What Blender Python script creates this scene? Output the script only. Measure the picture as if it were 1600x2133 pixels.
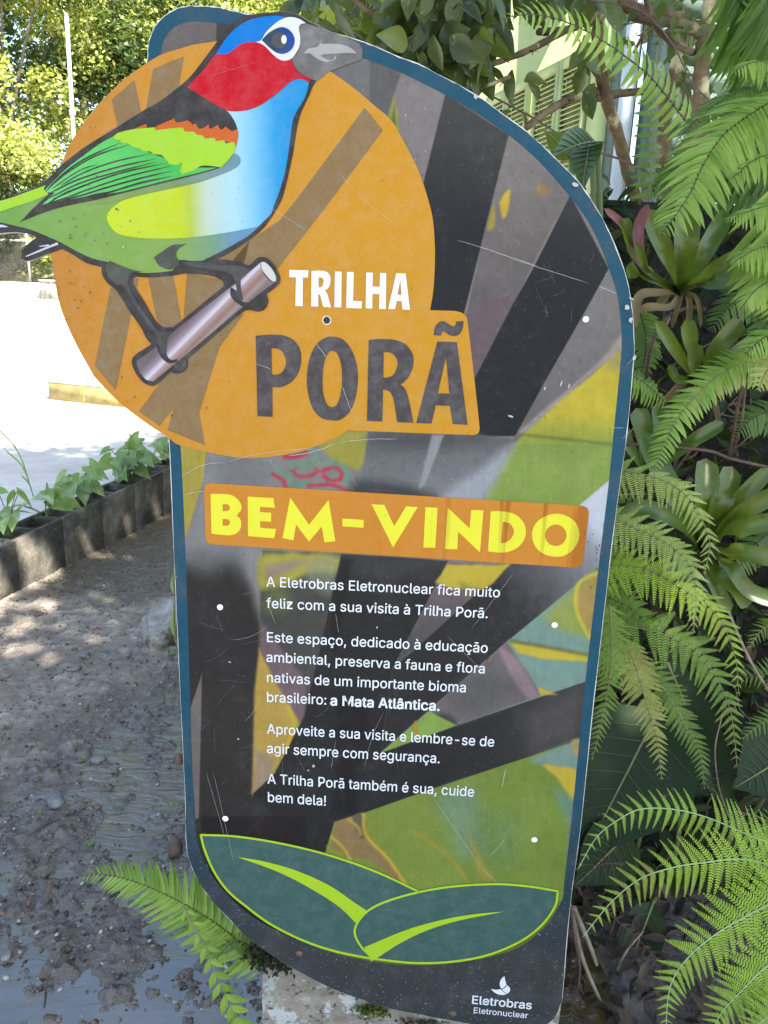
import bpy, math, random
import numpy as np
from mathutils import Vector, Matrix

for o in list(bpy.data.objects): bpy.data.objects.remove(o)
SC = bpy.context.scene
COL = SC.collection
rng = np.random.default_rng(7)
random.seed(7)
R = math.radians

# ------------------------------------------------------------------ camera
PITCH, ROLL = R(15.7), R(2.1)
CAM = np.array([0.0, 0.0, 1.5])
FW = np.array([0, math.cos(PITCH), -math.sin(PITCH)])
U0 = np.array([0, math.sin(PITCH), math.cos(PITCH)])
RT = math.cos(ROLL)*np.array([1.0, 0, 0]) + math.sin(ROLL)*U0
UP = -math.sin(ROLL)*np.array([1.0, 0, 0]) + math.cos(ROLL)*U0
cd = bpy.data.cameras.new('camera')
cam = bpy.data.objects.new('camera', cd); COL.objects.link(cam)
cd.sensor_fit = 'HORIZONTAL'; cd.sensor_width = 24.0; cd.lens = 24.0
cd.clip_start = 0.02; cd.clip_end = 2000
m = Matrix(((RT[0], UP[0], -FW[0], CAM[0]), (RT[1], UP[1], -FW[1], CAM[1]), (RT[2], UP[2], -FW[2], CAM[2]), (0, 0, 0, 1)))
cam.matrix_world = m
SC.camera = cam

# ------------------------------------------------------------------ light
SUN = np.array([0.36, -0.47, 0.80]); SUN /= np.linalg.norm(SUN)
w = bpy.data.worlds.new("World"); SC.world = w; w.use_nodes = True
nt = w.node_tree
sky = nt.nodes.new('ShaderNodeTexSky'); sky.sky_type = 'NISHITA'; sky.sun_disc = False
sky.sun_elevation = math.asin(SUN[2]); sky.sun_rotation = math.atan2(SUN[0], SUN[1])
sky.air_density = 1.0; sky.dust_density = 1.5; sky.ozone_density = 0.4
bg = nt.nodes['Background']; bg.inputs[1].default_value = 0.115
nt.links.new(sky.outputs[0], bg.inputs[0])
sl = bpy.data.lights.new('sun', 'SUN'); sl.energy = 5.0; sl.angle = R(0.53); sl.color = (1.0, 0.94, 0.84)
so = bpy.data.objects.new('sun', sl); COL.objects.link(so)
so.rotation_euler = Vector(SUN.tolist()).to_track_quat('Z', 'Y').to_euler()
SC.view_settings.view_transform = 'Standard'; SC.view_settings.look = 'None'
SC.view_settings.gamma = 1.0; SC.view_settings.exposure = 2.3
SC.cycles.max_bounces = 8; SC.cycles.transparent_max_bounces = 8

# ------------------------------------------------------------------ helpers
F_PX = 1600.0
def ray(px, py):
    return FW + RT*((px-800)/F_PX) - UP*((py-1066.5)/F_PX)
def at(px, py, Y):                       # the point on the photo's sight line at world depth Y
    d = ray(px, py); return CAM + d*(Y/d[1])
def gz(px, py, z=0.0):                   # the point on the photo's sight line at height z
    d = ray(px, py); return CAM + d*((z-CAM[2])/d[2])

def lin(c):
    c = np.asarray(c, float)/255.0
    return np.where(c <= 0.04045, c/12.92, ((c+0.055)/1.055)**2.4)
ALB = 0.66
def alb(c): return tuple((lin(c)*ALB).tolist()) + (1.0,)

def tag(o, label=None, cat=None, group=None, kind=None):
    if label: o['label'] = label
    if cat: o['category'] = cat
    if group: o['group'] = group
    if kind: o['kind'] = kind
    return o
def empty(name, loc, label, cat, group=None, rz=0.0):
    o = bpy.data.objects.new(name, None); COL.objects.link(o)
    o.location = Vector([float(v) for v in loc]); o.rotation_euler = (0, 0, rz); o.empty_display_size = 0.1
    bpy.context.view_layer.update()
    return tag(o, label, cat, group)
def link(name, me, mat, parent=None, world=True):
    o = bpy.data.objects.new(name, me); COL.objects.link(o)
    if mat is not None and not me.materials: me.materials.append(mat)
    if parent is not None:
        o.parent = parent
        if world: o.matrix_parent_inverse = parent.matrix_world.inverted()
    return o
def npmesh(name, V, F, smooth=False):
    """V (n,3), F (m,k) with equal k, or a list of such arrays"""
    V = np.ascontiguousarray(V, np.float32)
    Fs = F if isinstance(F, list) else [F]
    Fs = [np.asarray(f, np.int32) for f in Fs if len(f)]
    me = bpy.data.meshes.new(name)
    me.vertices.add(len(V)); me.vertices.foreach_set('co', V.ravel())
    nl = sum(f.size for f in Fs); npoly = sum(len(f) for f in Fs)
    me.loops.add(nl); me.loops.foreach_set('vertex_index', np.concatenate([f.ravel() for f in Fs]))
    me.polygons.add(npoly)
    tot = np.concatenate([np.full(len(f), f.shape[1], np.int32) for f in Fs])
    st = np.concatenate([[0], np.cumsum(tot)[:-1]]).astype(np.int32)
    me.polygons.foreach_set('loop_start', st)
    try: me.polygons.foreach_set('loop_total', tot)
    except Exception: pass
    if smooth: me.polygons.foreach_set('use_smooth', np.ones(npoly, bool))
    me.update(calc_edges=True); me.validate()
    return me
class MB:                                # collects shapes for ONE mesh
    def __init__(s): s.V = []; s.Q = []; s.T = []; s.n = 0
    def add(s, V, Q=(), T=()):
        V = np.asarray(V, float).reshape(-1, 3); s.V.append(V)
        if len(Q): s.Q.append(np.asarray(Q, int)+s.n)
        if len(T): s.T.append(np.asarray(T, int)+s.n)
        s.n += len(V); return s
    def box(s, c, h, ax=None):           # centre, half sizes, optional axes rows
        A = np.eye(3) if ax is None else np.asarray(ax, float)
        k = np.array([[x, y, z] for z in (-1, 1) for y in (-1, 1) for x in (-1, 1)], float)*np.asarray(h, float)
        return s.add(np.asarray(c, float)+k@A, [[0, 2, 3, 1], [4, 5, 7, 6], [0, 1, 5, 4], [2, 6, 7, 3], [0, 4, 6, 2], [1, 3, 7, 5]])
    def tube(s, pts, rad, n=7, cap=True):
        P = np.asarray(pts, float); m_ = len(P)
        rad = np.broadcast_to(np.asarray(rad, float), (m_,))
        T = np.gradient(P, axis=0); T /= np.linalg.norm(T, axis=1, keepdims=True)+1e-9
        ref = np.array([0, 0, 1.0]) if abs(T[0][2]) < 0.9 else np.array([1.0, 0, 0])
        V = []
        for i in range(m_):
            a = np.cross(T[i], ref); a /= np.linalg.norm(a)+1e-9; b = np.cross(T[i], a); ref = np.cross(a, T[i])
            th = np.linspace(0, 2*math.pi, n, endpoint=False)
            V.append(P[i]+rad[i]*(np.cos(th)[:, None]*a+np.sin(th)[:, None]*b))
        V = np.concatenate(V)
        Q = [[i*n+j, i*n+(j+1) % n, (i+1)*n+(j+1) % n, (i+1)*n+j] for i in range(m_-1) for j in range(n)]
        T_ = []
        if cap:
            V = np.concatenate([V, P[:1], P[-1:]]); c0, c1 = m_*n, m_*n+1
            T_ = [[c0, (j+1) % n, j] for j in range(n)]+[[c1, (m_-1)*n+j, (m_-1)*n+(j+1) % n] for j in range(n)]
        return s.add(V, Q, T_)
    def build(s, name, mat, parent=None, smooth=False, world=True):
        V = np.concatenate(s.V); F = []
        if s.Q: F.append(np.concatenate(s.Q))
        if s.T: F.append(np.concatenate(s.T))
        return link(name, npmesh(name, V, F, smooth), mat, parent, world)

def crom(P, k=8, corners=None, closed=False):
    """Catmull-Rom through P; corner points stay sharp"""
    P = np.asarray(P, float); n = len(P)
    cn = corners or [False]*n
    out = []
    segs = n if closed else n-1
    for i in range(segs):
        a, b = i, (i+1) % n
        p1, p2 = P[a], P[b]
        p0 = P[a-1] if (a > 0 or closed) and not cn[a] else 2*p1-p2
        p3 = P[(b+1) % n] if (b+1 < n or closed) and not cn[b] else 2*p2-p1
        kk = k
        if cn[a] and cn[b]: kk = 1
        d = np.linalg.norm(p2-p1)
        # centripetal-ish tangents, limited so that uneven spacing does not overshoot
        t1 = (p2-p0)/2 if not cn[a] else (p2-p1); t2 = (p3-p1)/2 if not cn[b] else (p2-p1)
        for t in (t1, t2):
            L = np.linalg.norm(t)
            if L > 1.1*d: t *= 1.1*d/L
        for j in range(kk):
            t = j/kk; h1 = 2*t**3-3*t*t+1; h2 = t**3-2*t*t+t; h3 = -2*t**3+3*t*t; h4 = t**3-t*t
            out.append(h1*p1+h2*t1+h3*p2+h4*t2)
    if not closed: out.append(P[-1])
    return np.array(out)

def vnoise(x, y, seed=0, oct_=4, scale=1.0):
    """smooth value noise in numpy, about -1..1"""
    g = np.random.default_rng(seed).random((257, 257))*2-1
    tot = np.zeros_like(np.asarray(x, float)); amp = 1.0; f = scale; nrm = 0
    for i in range(oct_):
        xf, yf = np.asarray(x)*f+31.7*i, np.asarray(y)*f+17.3*i
        xi, yi = np.floor(xf).astype(int), np.floor(yf).astype(int)
        u, v = xf-xi, yf-yi; u = u*u*(3-2*u); v = v*v*(3-2*v)
        xi %= 256; yi %= 256
        tot += amp*((g[yi, xi]*(1-u)+g[yi, xi+1]*u)*(1-v)+(g[yi+1, xi]*(1-u)+g[yi+1, xi+1]*u)*v)
        nrm += amp; amp *= 0.5; f *= 2
    return tot/nrm

# ------------------------------------------------------------------ materials
def newmat(name):
    mt = bpy.data.materials.new(name); mt.use_nodes = True
    t = mt.node_tree; return mt, t, t.nodes['Principled BSDF'], t.nodes['Material Output']
def mixrgb(t, a, b, fac, mode='MIX'):
    n = t.nodes.new('ShaderNodeMix'); n.data_type = 'RGBA'; n.blend_type = mode
    for s, v in ((n.inputs[0], fac), (n.inputs[6], a), (n.inputs[7], b)):
        if hasattr(v, 'is_output') or isinstance(v, bpy.types.NodeSocket): t.links.new(v, s)
        elif isinstance(v, (int, float)): s.default_value = v
        else: s.default_value = tuple(v) if len(v) == 4 else tuple(v)+(1.0,)
    return n.outputs[2]
def noise(t, scale, detail=4, rough=0.55, vec=None, dist=0.0):
    n = t.nodes.new('ShaderNodeTexNoise'); n.inputs['Scale'].default_value = scale
    n.inputs['Detail'].default_value = detail; n.inputs['Roughness'].default_value = rough; n.inputs['Distortion'].default_value = dist
    if vec is None: vec = coord(t)
    t.links.new(vec, n.inputs['Vector']); return n.outputs['Fac']
def coord(t, which='Object'):
    for n in t.nodes:
        if n.type == 'TEX_COORD': return n.outputs[which]
    return t.nodes.new('ShaderNodeTexCoord').outputs[which]
def ramp(t, fac, stops, interp='LINEAR'):
    n = t.nodes.new('ShaderNodeValToRGB'); e = n.color_ramp.elements; n.color_ramp.interpolation = interp
    while len(e) < len(stops): e.new(0.5)
    for el, (p, c) in zip(e, stops):
        el.position = p; el.color = tuple(c) if len(c) == 4 else tuple(c)+(1.0,)
    t.links.new(fac, n.inputs[0]); return n.outputs[0]
def mrange(t, v, a, b, c=0.0, d=1.0):
    n = t.nodes.new('ShaderNodeMapRange'); n.clamp = True
    for i, x in ((1, a), (2, b), (3, c), (4, d)): n.inputs[i].default_value = x
    t.links.new(v, n.inputs[0]); return n.outputs[0]
def bump(t, p, height, strength=0.5, dist=0.01):
    n = t.nodes.new('ShaderNodeBump'); n.inputs['Strength'].default_value = strength; n.inputs['Distance'].default_value = dist
    t.links.new(height, n.inputs['Height']); t.links.new(n.outputs[0], p.inputs['Normal']); return n
def pmat(name, stops, scale=8, rough=0.7, bmp=0.3, bdist=0.01, detail=6, bscale=None, spec=0.5, metal=0.0, extra=None):
    """a noise-coloured rough surface; extra = list of (scale, lo, hi, colour) blotches laid over"""
    mt, t, p, _ = newmat(name)
    c = ramp(t, noise(t, scale, detail, 0.6), stops)
    for (s, lo, hi, col) in (extra or []):
        c = mixrgb(t, c, col, mrange(t, noise(t, s, 5, 0.6), lo, hi))
    t.links.new(c, p.inputs['Base Color']); p.inputs['Roughness'].default_value = rough
    p.inputs['Specular IOR Level'].default_value = spec; p.inputs['Metallic'].default_value = metal
    if bmp: bump(t, p, noise(t, bscale or scale*3, 6, 0.65), bmp, bdist)
    return mt
def leafmat(name, stops, rough=0.45, trans=0.35, tcol=(0.35, 0.5, 0.05), scale=18, spec=0.4, extra=None, vein=0.0):
    mt, t, p, out = newmat(name)
    geo = t.nodes.new('ShaderNodeNewGeometry')
    n = noise(t, scale, 3)
    a = t.nodes.new('ShaderNodeMath'); a.operation = 'MULTIPLY_ADD'; a.inputs[1].default_value = 0.55
    t.links.new(geo.outputs['Random Per Island'], a.inputs[0])
    b = t.nodes.new('ShaderNodeMath'); b.operation = 'MULTIPLY'; b.inputs[1].default_value = 0.5
    t.links.new(n, b.inputs[0]); t.links.new(b.outputs[0], a.inputs[2])
    c = ramp(t, a.outputs[0], stops)
    for (s, lo, hi, col) in (extra or []):
        c = mixrgb(t, c, col, mrange(t, noise(t, s, 5, 0.6), lo, hi))
    t.links.new(c, p.inputs['Base Color']); p.inputs['Roughness'].default_value = rough
    p.inputs['Specular IOR Level'].default_value = spec
    tr = t.nodes.new('ShaderNodeBsdfTranslucent')
    t.links.new(mixrgb(t, c, tcol, 0.6), tr.inputs[0])
    mx = t.nodes.new('ShaderNodeMixShader'); mx.inputs[0].default_value = trans
    t.links.new(p.outputs[0], mx.inputs[1]); t.links.new(tr.outputs[0], mx.inputs[2]); t.links.new(mx.outputs[0], out.inputs[0])
    return mt
# ------------------------------------------------------------------ the welcome sign
YAW = R(1.9)
S_O = np.array([0.12, 1.2, 0.0])                     # foot of the board
S_X = np.array([math.cos(YAW), -math.sin(YAW), 0]); S_N = np.array([-math.sin(YAW), -math.cos(YAW), 0])
S_Y = -S_N
sign = empty('welcome_sign', S_O, 'tall welcome board with a cut-out bird on an orange disc, standing over the mud', 'sign', rz=-YAW)
def suv(P):
    """photo position of a mark on the board -> metres across and up the board"""
    P = np.atleast_2d(np.asarray(P, float))
    d = FW+np.outer((P[:, 0]-800)/F_PX, RT)-np.outer((P[:, 1]-1066.5)/F_PX, UP)
    t = ((S_O-CAM)@S_N)/(d@S_N)
    q = CAM+d*t[:, None]-S_O
    return np.stack([q@S_X, q[:, 2]], 1)
def sinv(u, z):
    q = S_O+np.outer(u, S_X); q[:, 2] += z; q = q-CAM
    zc = q@FW
    return 800+F_PX*(q@RT)/zc, 1066.5-F_PX*(q@UP)/zc
# tracing frames: (x0, y0, scale)
ZO = {'P': (0, 0, 1), 'A': (0, 0, 3.2), 'H': (360, 0, 3.8095), 'B': (0, 220, 3.0769), 'L': (180, 460, 3.4783), 'T': (500, 520, 3.0769),
      'D': (80, 480, 3.3333), 'R': (700, 100, 2.5), 'F': (340, 1650, 1.7778), 'V': (820, 640, 3.0769), 'U': (340, 880, 3.3333),
      'M': (340, 1150, 3.387), 'Q': (680, 1150, 2.623), 'N': (400, 1000, 3.8095), 'O': (740, 1010, 3.0769), 'G': (940, 2020, 7.2727),
      'W': (0, 460, 8.0), 'K': (540, 1180, 3.0769), 'J': (540, 1490, 3.0769)}
def path(z, s, closed=True, k=7, raw=False):
    x0, y0, sc = ZO[z]; P = []; C = []
    for q in s.split():
        x0, y0, sc = ZO[z]
        if ':' in q: zz_, q = q.split(':'); x0, y0, sc = ZO[zz_]
        C.append(q.endswith('!')); a, b = q.rstrip('!').split(',')
        P.append((x0+float(a)/sc, y0+float(b)/sc))
    if raw: return np.array(P)
    return crom(P, k, C, closed)
def fill(name, paths, layer, mat, parent=None, depth=0.0, uv=False):
    """flat print on the board: closed outlines (photo marks, or board metres when uv), holes by even-odd"""
    cu = bpy.data.curves.new('tmp', 'CURVE'); cu.dimensions = '2D'; cu.fill_mode = 'FRONT' if not depth else 'BOTH'
    S = 100.0
    if depth: cu.extrude = depth*S/2
    for p in paths:
        q = np.asarray(p, float) if uv else suv(p)
        sp = cu.splines.new('POLY'); sp.points.add(len(q)-1); sp.use_cyclic_u = True
        co = np.zeros((len(q), 4)); co[:, 0] = q[:, 0]*S; co[:, 1] = q[:, 1]*S; co[:, 3] = 1
        sp.points.foreach_set('co', co.ravel().astype(np.float32))
    ob = bpy.data.objects.new('tmp', cu); COL.objects.link(ob)
    dg = bpy.context.evaluated_depsgraph_get()
    me = bpy.data.meshes.new_from_object(ob.evaluated_get(dg)); me.name = name
    bpy.data.objects.remove(ob); bpy.data.curves.remove(cu)
    n = len(me.vertices); v = np.zeros(n*3, np.float32); me.vertices.foreach_get('co', v); v = v.reshape(-1, 3)
    o = np.stack([v[:, 0]/S, -v[:, 2]/S-0.0003*layer+(depth/2 if depth else 0), v[:, 1]/S], 1)
    me.vertices.foreach_set('co', o.ravel()); me.update()
    me.materials.clear()
    return link(name, me, mat, parent or sign, world=False)
def ribbon(P, w0):
    """outline of a stroke along P (photo px) with half width per point"""
    P = np.asarray(P, float); wv = np.broadcast_to(np.asarray(w0, float), (len(P),))
    T = np.gradient(P, axis=0); T /= np.linalg.norm(T, axis=1, keepdims=True)+1e-9
    Nn = np.stack([-T[:, 1], T[:, 0]], 1)
    return np.concatenate([P+Nn*wv[:, None], (P-Nn*wv[:, None])[::-1]])
def stroke_mesh(name, lines, layer, mat, parent=None):
    """many thin strokes in one mesh: (points, half width)"""
    mb = MB()
    for P, wv in lines:
        P = np.asarray(P, float); wv = np.broadcast_to(np.asarray(wv, float), (len(P),))
        T = np.gradient(P, axis=0); T /= np.linalg.norm(T, axis=1, keepdims=True)+1e-9
        Nn = np.stack([-T[:, 1], T[:, 0]], 1)
        a, b = suv(P+Nn*wv[:, None]), suv(P-Nn*wv[:, None]); n = len(P)
        V = np.zeros((2*n, 3)); V[:n, 0], V[:n, 2] = a[:, 0], a[:, 1]; V[n:, 0], V[n:, 2] = b[:, 0], b[:, 1]; V[:, 1] = -0.0003*layer
        mb.add(V, [[i, i+1, n+i+1, n+i] for i in range(n-1)])
    return mb.build(name, mat, parent or sign, world=False)
def ellipse(c, a, b, n=40, rot=0):
    th = np.linspace(0, 2*math.pi, n, endpoint=False); x, y = a*np.cos(th), b*np.sin(th)
    return np.stack([c[0]+x*math.cos(rot)-y*math.sin(rot), c[1]+x*math.sin(rot)+y*math.cos(rot)], 1)

def ink(name, c0, wear=0.12, rough=0.42, p0=None, p1=None, stops=None, mott=0.05):
    """printed laminate: flat or graded ink with mottling, dust specks and a faint weave"""
    mt, t, p, _ = newmat(name)
    co = coord(t)
    if stops is None: c = None; base = alb(c0)
    else:
        a, b = suv(p0)[0], suv(p1)[0]; d = b-a; L2 = float(d@d)
        sub = t.nodes.new('ShaderNodeVectorMath'); sub.operation = 'SUBTRACT'; sub.inputs[1].default_value = (a[0], 0, a[1]); t.links.new(co, sub.inputs[0])
        dt = t.nodes.new('ShaderNodeVectorMath'); dt.operation = 'DOT_PRODUCT'; dt.inputs[1].default_value = (d[0]/L2, 0, d[1]/L2); t.links.new(sub.outputs[0], dt.inputs[0])
        base = ramp(t, dt.outputs['Value'], [(q, alb(cc)) for q, cc in stops])
    n1 = noise(t, 9, 6, 0.65); n2 = noise(t, 420, 2, 0.5)
    fac = mrange(t, n1, 0.3, 0.75, 0.0, 1.0)
    c = mixrgb(t, base, (0.0, 0.0, 0.0, 1), mrange(t, n1, 0.62, 0.3, 0.0, mott))
    c = mixrgb(t, c, (0.55, 0.54, 0.52, 1), mrange(t, noise(t, 38, 6, 0.75), 0.42, 0.85, 0.0, wear))
    c = mixrgb(t, c, (0.6, 0.6, 0.6, 1), mrange(t, n2, 0.66, 0.82, 0.0, wear*0.5))
    c = mixrgb(t, c, (0.03, 0.025, 0.02, 1), mrange(t, noise(t, 170, 2, 0.5), 0.73, 0.78, 0.0, 0.45))
    t.links.new(c, p.inputs['Base Color'])
    t.links.new(mrange(t, n1, 0.3, 0.8, rough-0.08, rough+0.15), p.inputs['Roughness'])
    p.inputs['Specular IOR Level'].default_value = 0.07
    return mt

# board outline
OUT = path('P', '305,132 308,97 316,69 331,44 356,23 384,13 416,12 453,14 478,20 512,28 530,29 570,25 596,25 622,31 643,43 670,56 701,69 741,81 780,95 '
   '832,118 872,132 908,152 944,170 980,190 1012,210 1044,234 1094,270 1116,290 1140,312 1172,344 1204,376 1232,416 1256,456 1276,496 1292,536 1304,572 1313,612 1319,660 1322,720 1321,747 '
   '1307,900 1291,1014 1273,1155 1238.5,1455 1208,1741 1189,1880 1172,2077 1166,2099 1155,2121 1132,2138 1100,2144 1060,2142 981,2133 898,2118 819,2102 759,2084 699,2062 611,2018 526,1961 475,1912 430,1861 402,1813 388,1762 '
   '385,1650 372.5,1386 362.5,1165 352,913! 320,891 290,870 254,842 224,813 197,783 179,753 158,714 140,675 125,633 114.5,585 108.5,545 104,529! 80,537 55,545 46,537 47,523 58.5,509 78,494! 58.5,488 32.5,485 10,486.5 -30,492 -66,497 -84,485 -80,462 -55,440 '
   '0,417.6 32.5,403.6 75,389 94,376 114,360 128,344! 137.5,316 153,287.5 175,255 200,223 225,197 253,170 281,148', k=4)
INN = path('P', '336,112 341,87 353,66 372,52 400,45 437.5,47.5 487,52! 560,60! 700,90! 752,120! 776,128 836,152 928,198 996,238 1060,282 1120,334 1186,408 1224,460 1250,512 1268,560 1284,608 1292,660 1295,710 '
   '1291,770 1281.5,867 1267,1014 1250,1154 1219.5,1417 1208,1531 1191,1703 1175.6,1836 1172.5,1869 1161,1892 1139,1926 1094,1965 1043,1987 959,2004 874,2010 790,2004 706,1987 635,1962 554,1926 497,1886 447,1830 419,1779 408.6,1734 '
   '406,1705 400.5,1593 396,1445 393,1327 388.7,1209 385,1108 379,970 376,925! 340,840! 330,500!', k=4)
m_edge = pmat('raw_board_edge', [(0.3, (0.42, 0.41, 0.38)), (0.7, (0.7, 0.69, 0.66))], 60, 0.6, 0.1)
fill('panel', [OUT], 0, m_edge, depth=0.006)['label'] = 'weathered board with chipped pale edges'
# blue band: board outline shrunk a hair, minus the picture field
ouv = suv(OUT); e = np.roll(ouv, -1, 0)-np.roll(ouv, 1, 0); e /= np.linalg.norm(e, axis=1, keepdims=True)+1e-9
area = 0.5*np.sum(ouv[:, 0]*np.roll(ouv[:, 1], -1)-np.roll(ouv[:, 0], -1)*ouv[:, 1])
jit = 0.0012+0.0012*np.clip(vnoise(np.arange(len(ouv))*0.9, np.zeros(len(ouv)), 3), -0.6, 1)
band = ouv+np.stack([-e[:, 1], e[:, 0]], 1)*(1 if area > 0 else -1)*jit[:, None]
def band_mat():
    mt, t, p, _ = newmat('faded_blue_print')
    co = coord(t); sx = t.nodes.new('ShaderNodeSeparateXYZ'); t.links.new(co, sx.inputs[0])
    z0, z1 = suv([(800, 1980)])[0, 1], suv([(800, 1480)])[0, 1]
    c = ramp(t, mrange(t, sx.outputs[2], z0, z1), [(0.0, alb((64, 67, 67))), (0.3, alb((54, 68, 76))), (0.62, alb((38, 78, 94))), (1, alb((38, 84, 104)))])
    n1 = noise(t, 14, 7, 0.7)
    c = mixrgb(t, c, alb((92, 94, 96)), mrange(t, n1, 0.48, 0.78, 0, 0.85))
    c = mixrgb(t, c, alb((46, 60, 74)), mrange(t, n1, 0.45, 0.2, 0, 0.7))
    # dust and chips on the low dark part
    low = mrange(t, sx.outputs[2], z1, z0)
    spk = t.nodes.new('ShaderNodeMath'); spk.operation = 'MULTIPLY'; t.links.new(low, spk.inputs[0]); t.links.new(mrange(t, noise(t, 230, 3, 0.6), 0.64, 0.74, 0, .6), spk.inputs[1])
    c = mixrgb(t, c, (0.5, 0.5, 0.47, 1), spk.outputs[0])
    c = mixrgb(t, c, (0.12, 0.075, 0.045, 1), mrange(t, noise(t, 75, 4, 0.6), 0.66, 0.75, 0, 0.8))
    c = mixrgb(t, c, (0.7, 0.68, 0.64, 1), mrange(t, noise(t, 110, 4, 0.7), 0.72, 0.76, 0, 0.85))
    t.links.new(c, p.inputs['Base Color']); p.inputs['Roughness'].default_value = 0.45; p.inputs['Specular IOR Level'].default_value = 0.07
    return mt
fill('border_band', [band, suv(INN)], 4, band_mat(), uv=True)

# ---- the faded photo print in the field: fine grid with painted colours
def paint_field():
    iu = suv(INN); step = 0.0015
    u0, u1 = iu[:, 0].min()-.004, iu[:, 0].max()+.004; z0, z1 = iu[:, 1].min()-.004, iu[:, 1].max()+.004
    nu, nz = int((u1-u0)/step), int((z1-z0)/step)
    U, Z = np.meshgrid(np.linspace(u0, u1, nu), np.linspace(z0, z1, nz)); U, Z = U.ravel(), Z.ravel()
    X, Y = sinv(U, Z)
    def sd(poly):                       # signed distance in photo px, positive inside
        poly = np.asarray(poly, float); best = np.full(X.shape, 1e9); ins = np.zeros(X.shape, bool)
        for i in range(len(poly)):
            a, b = poly[i], poly[(i+1) % len(poly)]; d = b-a
            t = np.clip(((X-a[0])*d[0]+(Y-a[1])*d[1])/(d@d+1e-9), 0, 1)
            best = np.minimum(best, (X-a[0]-t*d[0])**2+(Y-a[1]-t*d[1])**2)
            c = (a[1] > Y) != (b[1] > Y)
            with np.errstate(divide='ignore', invalid='ignore'):
                ins ^= c & (X < (b[0]-a[0])*(Y-a[1])/(b[1]-a[1]+1e-12)+a[0])
        return np.sqrt(best)*np.where(ins, 1, -1)
    wx, wy = vnoise(X, Y, 11, 4, 1/60.)*26, vnoise(X, Y, 12, 4, 1/60.)*26
    C = np.zeros((len(X), 3)); C[:] = (126, 119, 115)
    def P(poly, col, soft=2.0, a=1.0, warp=0.0):
        nonlocal X, Y, C
        if isinstance(poly, str): poly = path('P', poly, raw=True) if not poly.startswith('~') else path('P', poly[1:])
        X0, Y0 = X, Y
        if warp: X, Y = X+wx*warp, Y+wy*warp
        al = np.clip(0.5+sd(poly)/soft, 0, 1)*a; X, Y = X0, Y0
        al = al*al*(3-2*al) if soft > 6 else al
        cc = np.asarray(col(X, Y) if callable(col) else col, float)
        C = C*(1-al[:, None])+cc*al[:, None]
    def vg(ya, ca, yb, cb):
        return lambda x, y: np.asarray(ca)+(np.asarray(cb, float)-np.asarray(ca))*np.clip((y-ya)/(yb-ya), 0, 1)[:, None]
    def hg(xa, ca, xb, cb):
        return lambda x, y: np.asarray(ca)+(np.asarray(cb, float)-np.asarray(ca))*np.clip((x-xa)/(xb-xa), 0, 1)[:, None]
    # upper part
    P('320,20 520,20 520,140 320,140', (104, 97, 93)); P('452,30 560,30 560,140 449,140', (70, 66, 64))
    P('600,40 800,100 836,150 812,250 700,200 600,120', (112, 111, 109), 3); P('770,120 836,150 800,260 770,210', (96, 94, 92), 8)
    P('836,152 928,198 900,440 790,300', (128, 121, 118), 2); P('820,200 829,240 832,290 805,265', (150, 142, 66), 6); P('822,215 826,262 812,262', (96, 112, 58), 4)
    P('928,196 1060,281 1040,360 1005,500 970,640 960,680 880,680 906,520 880,388', vg(230, (72, 70, 67), 480, (42, 43, 45)))
    P('1060,281 1190,408 1150,470 1100,570 1060,660 990,790 960,680 975,640 1010,480', vg(300, (124, 117, 112), 620, (100, 95, 92)))
    P('~985,650 1020,620 1085,612 1060,690 1000,800 970,760', (104, 88, 92), 30, .8)
    P('~1042,420 1062,395 1058,440 1048,455', (190, 160, 60), 6); P('~1020,450 1030,425 1030,470 1016,480', (160, 140, 64), 6); P('~1115,395 1130,380 1145,400 1128,410', (150, 122, 74), 14, .8)
    P('1188,406 1268,560 1224,640 1135,796 1074,908 960,910 985,800 990,786 1065,640 1110,560', vg(420, (56, 56, 56), 620, (40, 42, 44)))
    P('1268,560 1300,640 1300,760 1245,790 1165,845 1074,920 1070,913 1135,796 1224,640', vg(600, (122, 117, 114), 850, (106, 101, 99)))
    # feather edge and the yellow green leaf
    P('~1310,690 1270,742 1240,775 1200,805 1160,840 1130,868 1085,905 1005,1038 1000,1060 1215,1060 1300,990 1320,850', lambda x, y: np.where((y < 925)[:, None], np.array([186, 170, 58.]), np.array([128, 150, 72.]))+np.clip((y-860)/70, 0, 1)[:, None]*np.where((y < 925)[:, None], np.array([-50, -18, 12.]), 0), 10, warp=.25)
    P('~1300,700 1262,740 1270,772 1300,768', (150, 140, 92), 24, .7)
    P('~1312,700 1272,745 1200,806 1130,870 1088,905 1082,897 1126,858 1196,798 1262,738 1300,690', (150, 140, 140), 8, .8)
    P('1080,900 1300,925 1300,932 1080,908', (104, 112, 56), 8, .7)
    # middle band between disc and banner
    P('360,900 431,934 424,1000 386,1125 360,1125', (160, 146, 66), 3); P('425,930 432,930 424,1000 416,960', (176, 156, 50), 8, .6)
    P('431,930 580,940 575,1010 560,1040 424,1040 424,1000', (128, 128, 128), 3)
    P('~440,960 520,940 560,1000 480,1040', (112, 112, 112), 40, .7)
    P('586,930 700,910 740,1000 742,1040 552,1040 565,1000', (134, 126, 122), 3)
    for q, hw in (('590,952 620,950 640,943', 5), ('566,985 590,1000 598,1020', 5), ('608,975 640,968 662,980 640,992 618,990 608,975', 4), ('672,990 690,1002 708,998 712,985 700,972 684,975 668,985', 5), ('640,1012 690,1010 730,1024', 4)):
        P(ribbon(path('P', q, closed=False), hw+5), (116, 136, 116), 12, .55)
        P(ribbon(path('P', q, closed=False), hw), (186, 58, 78), 7, .85)
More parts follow.
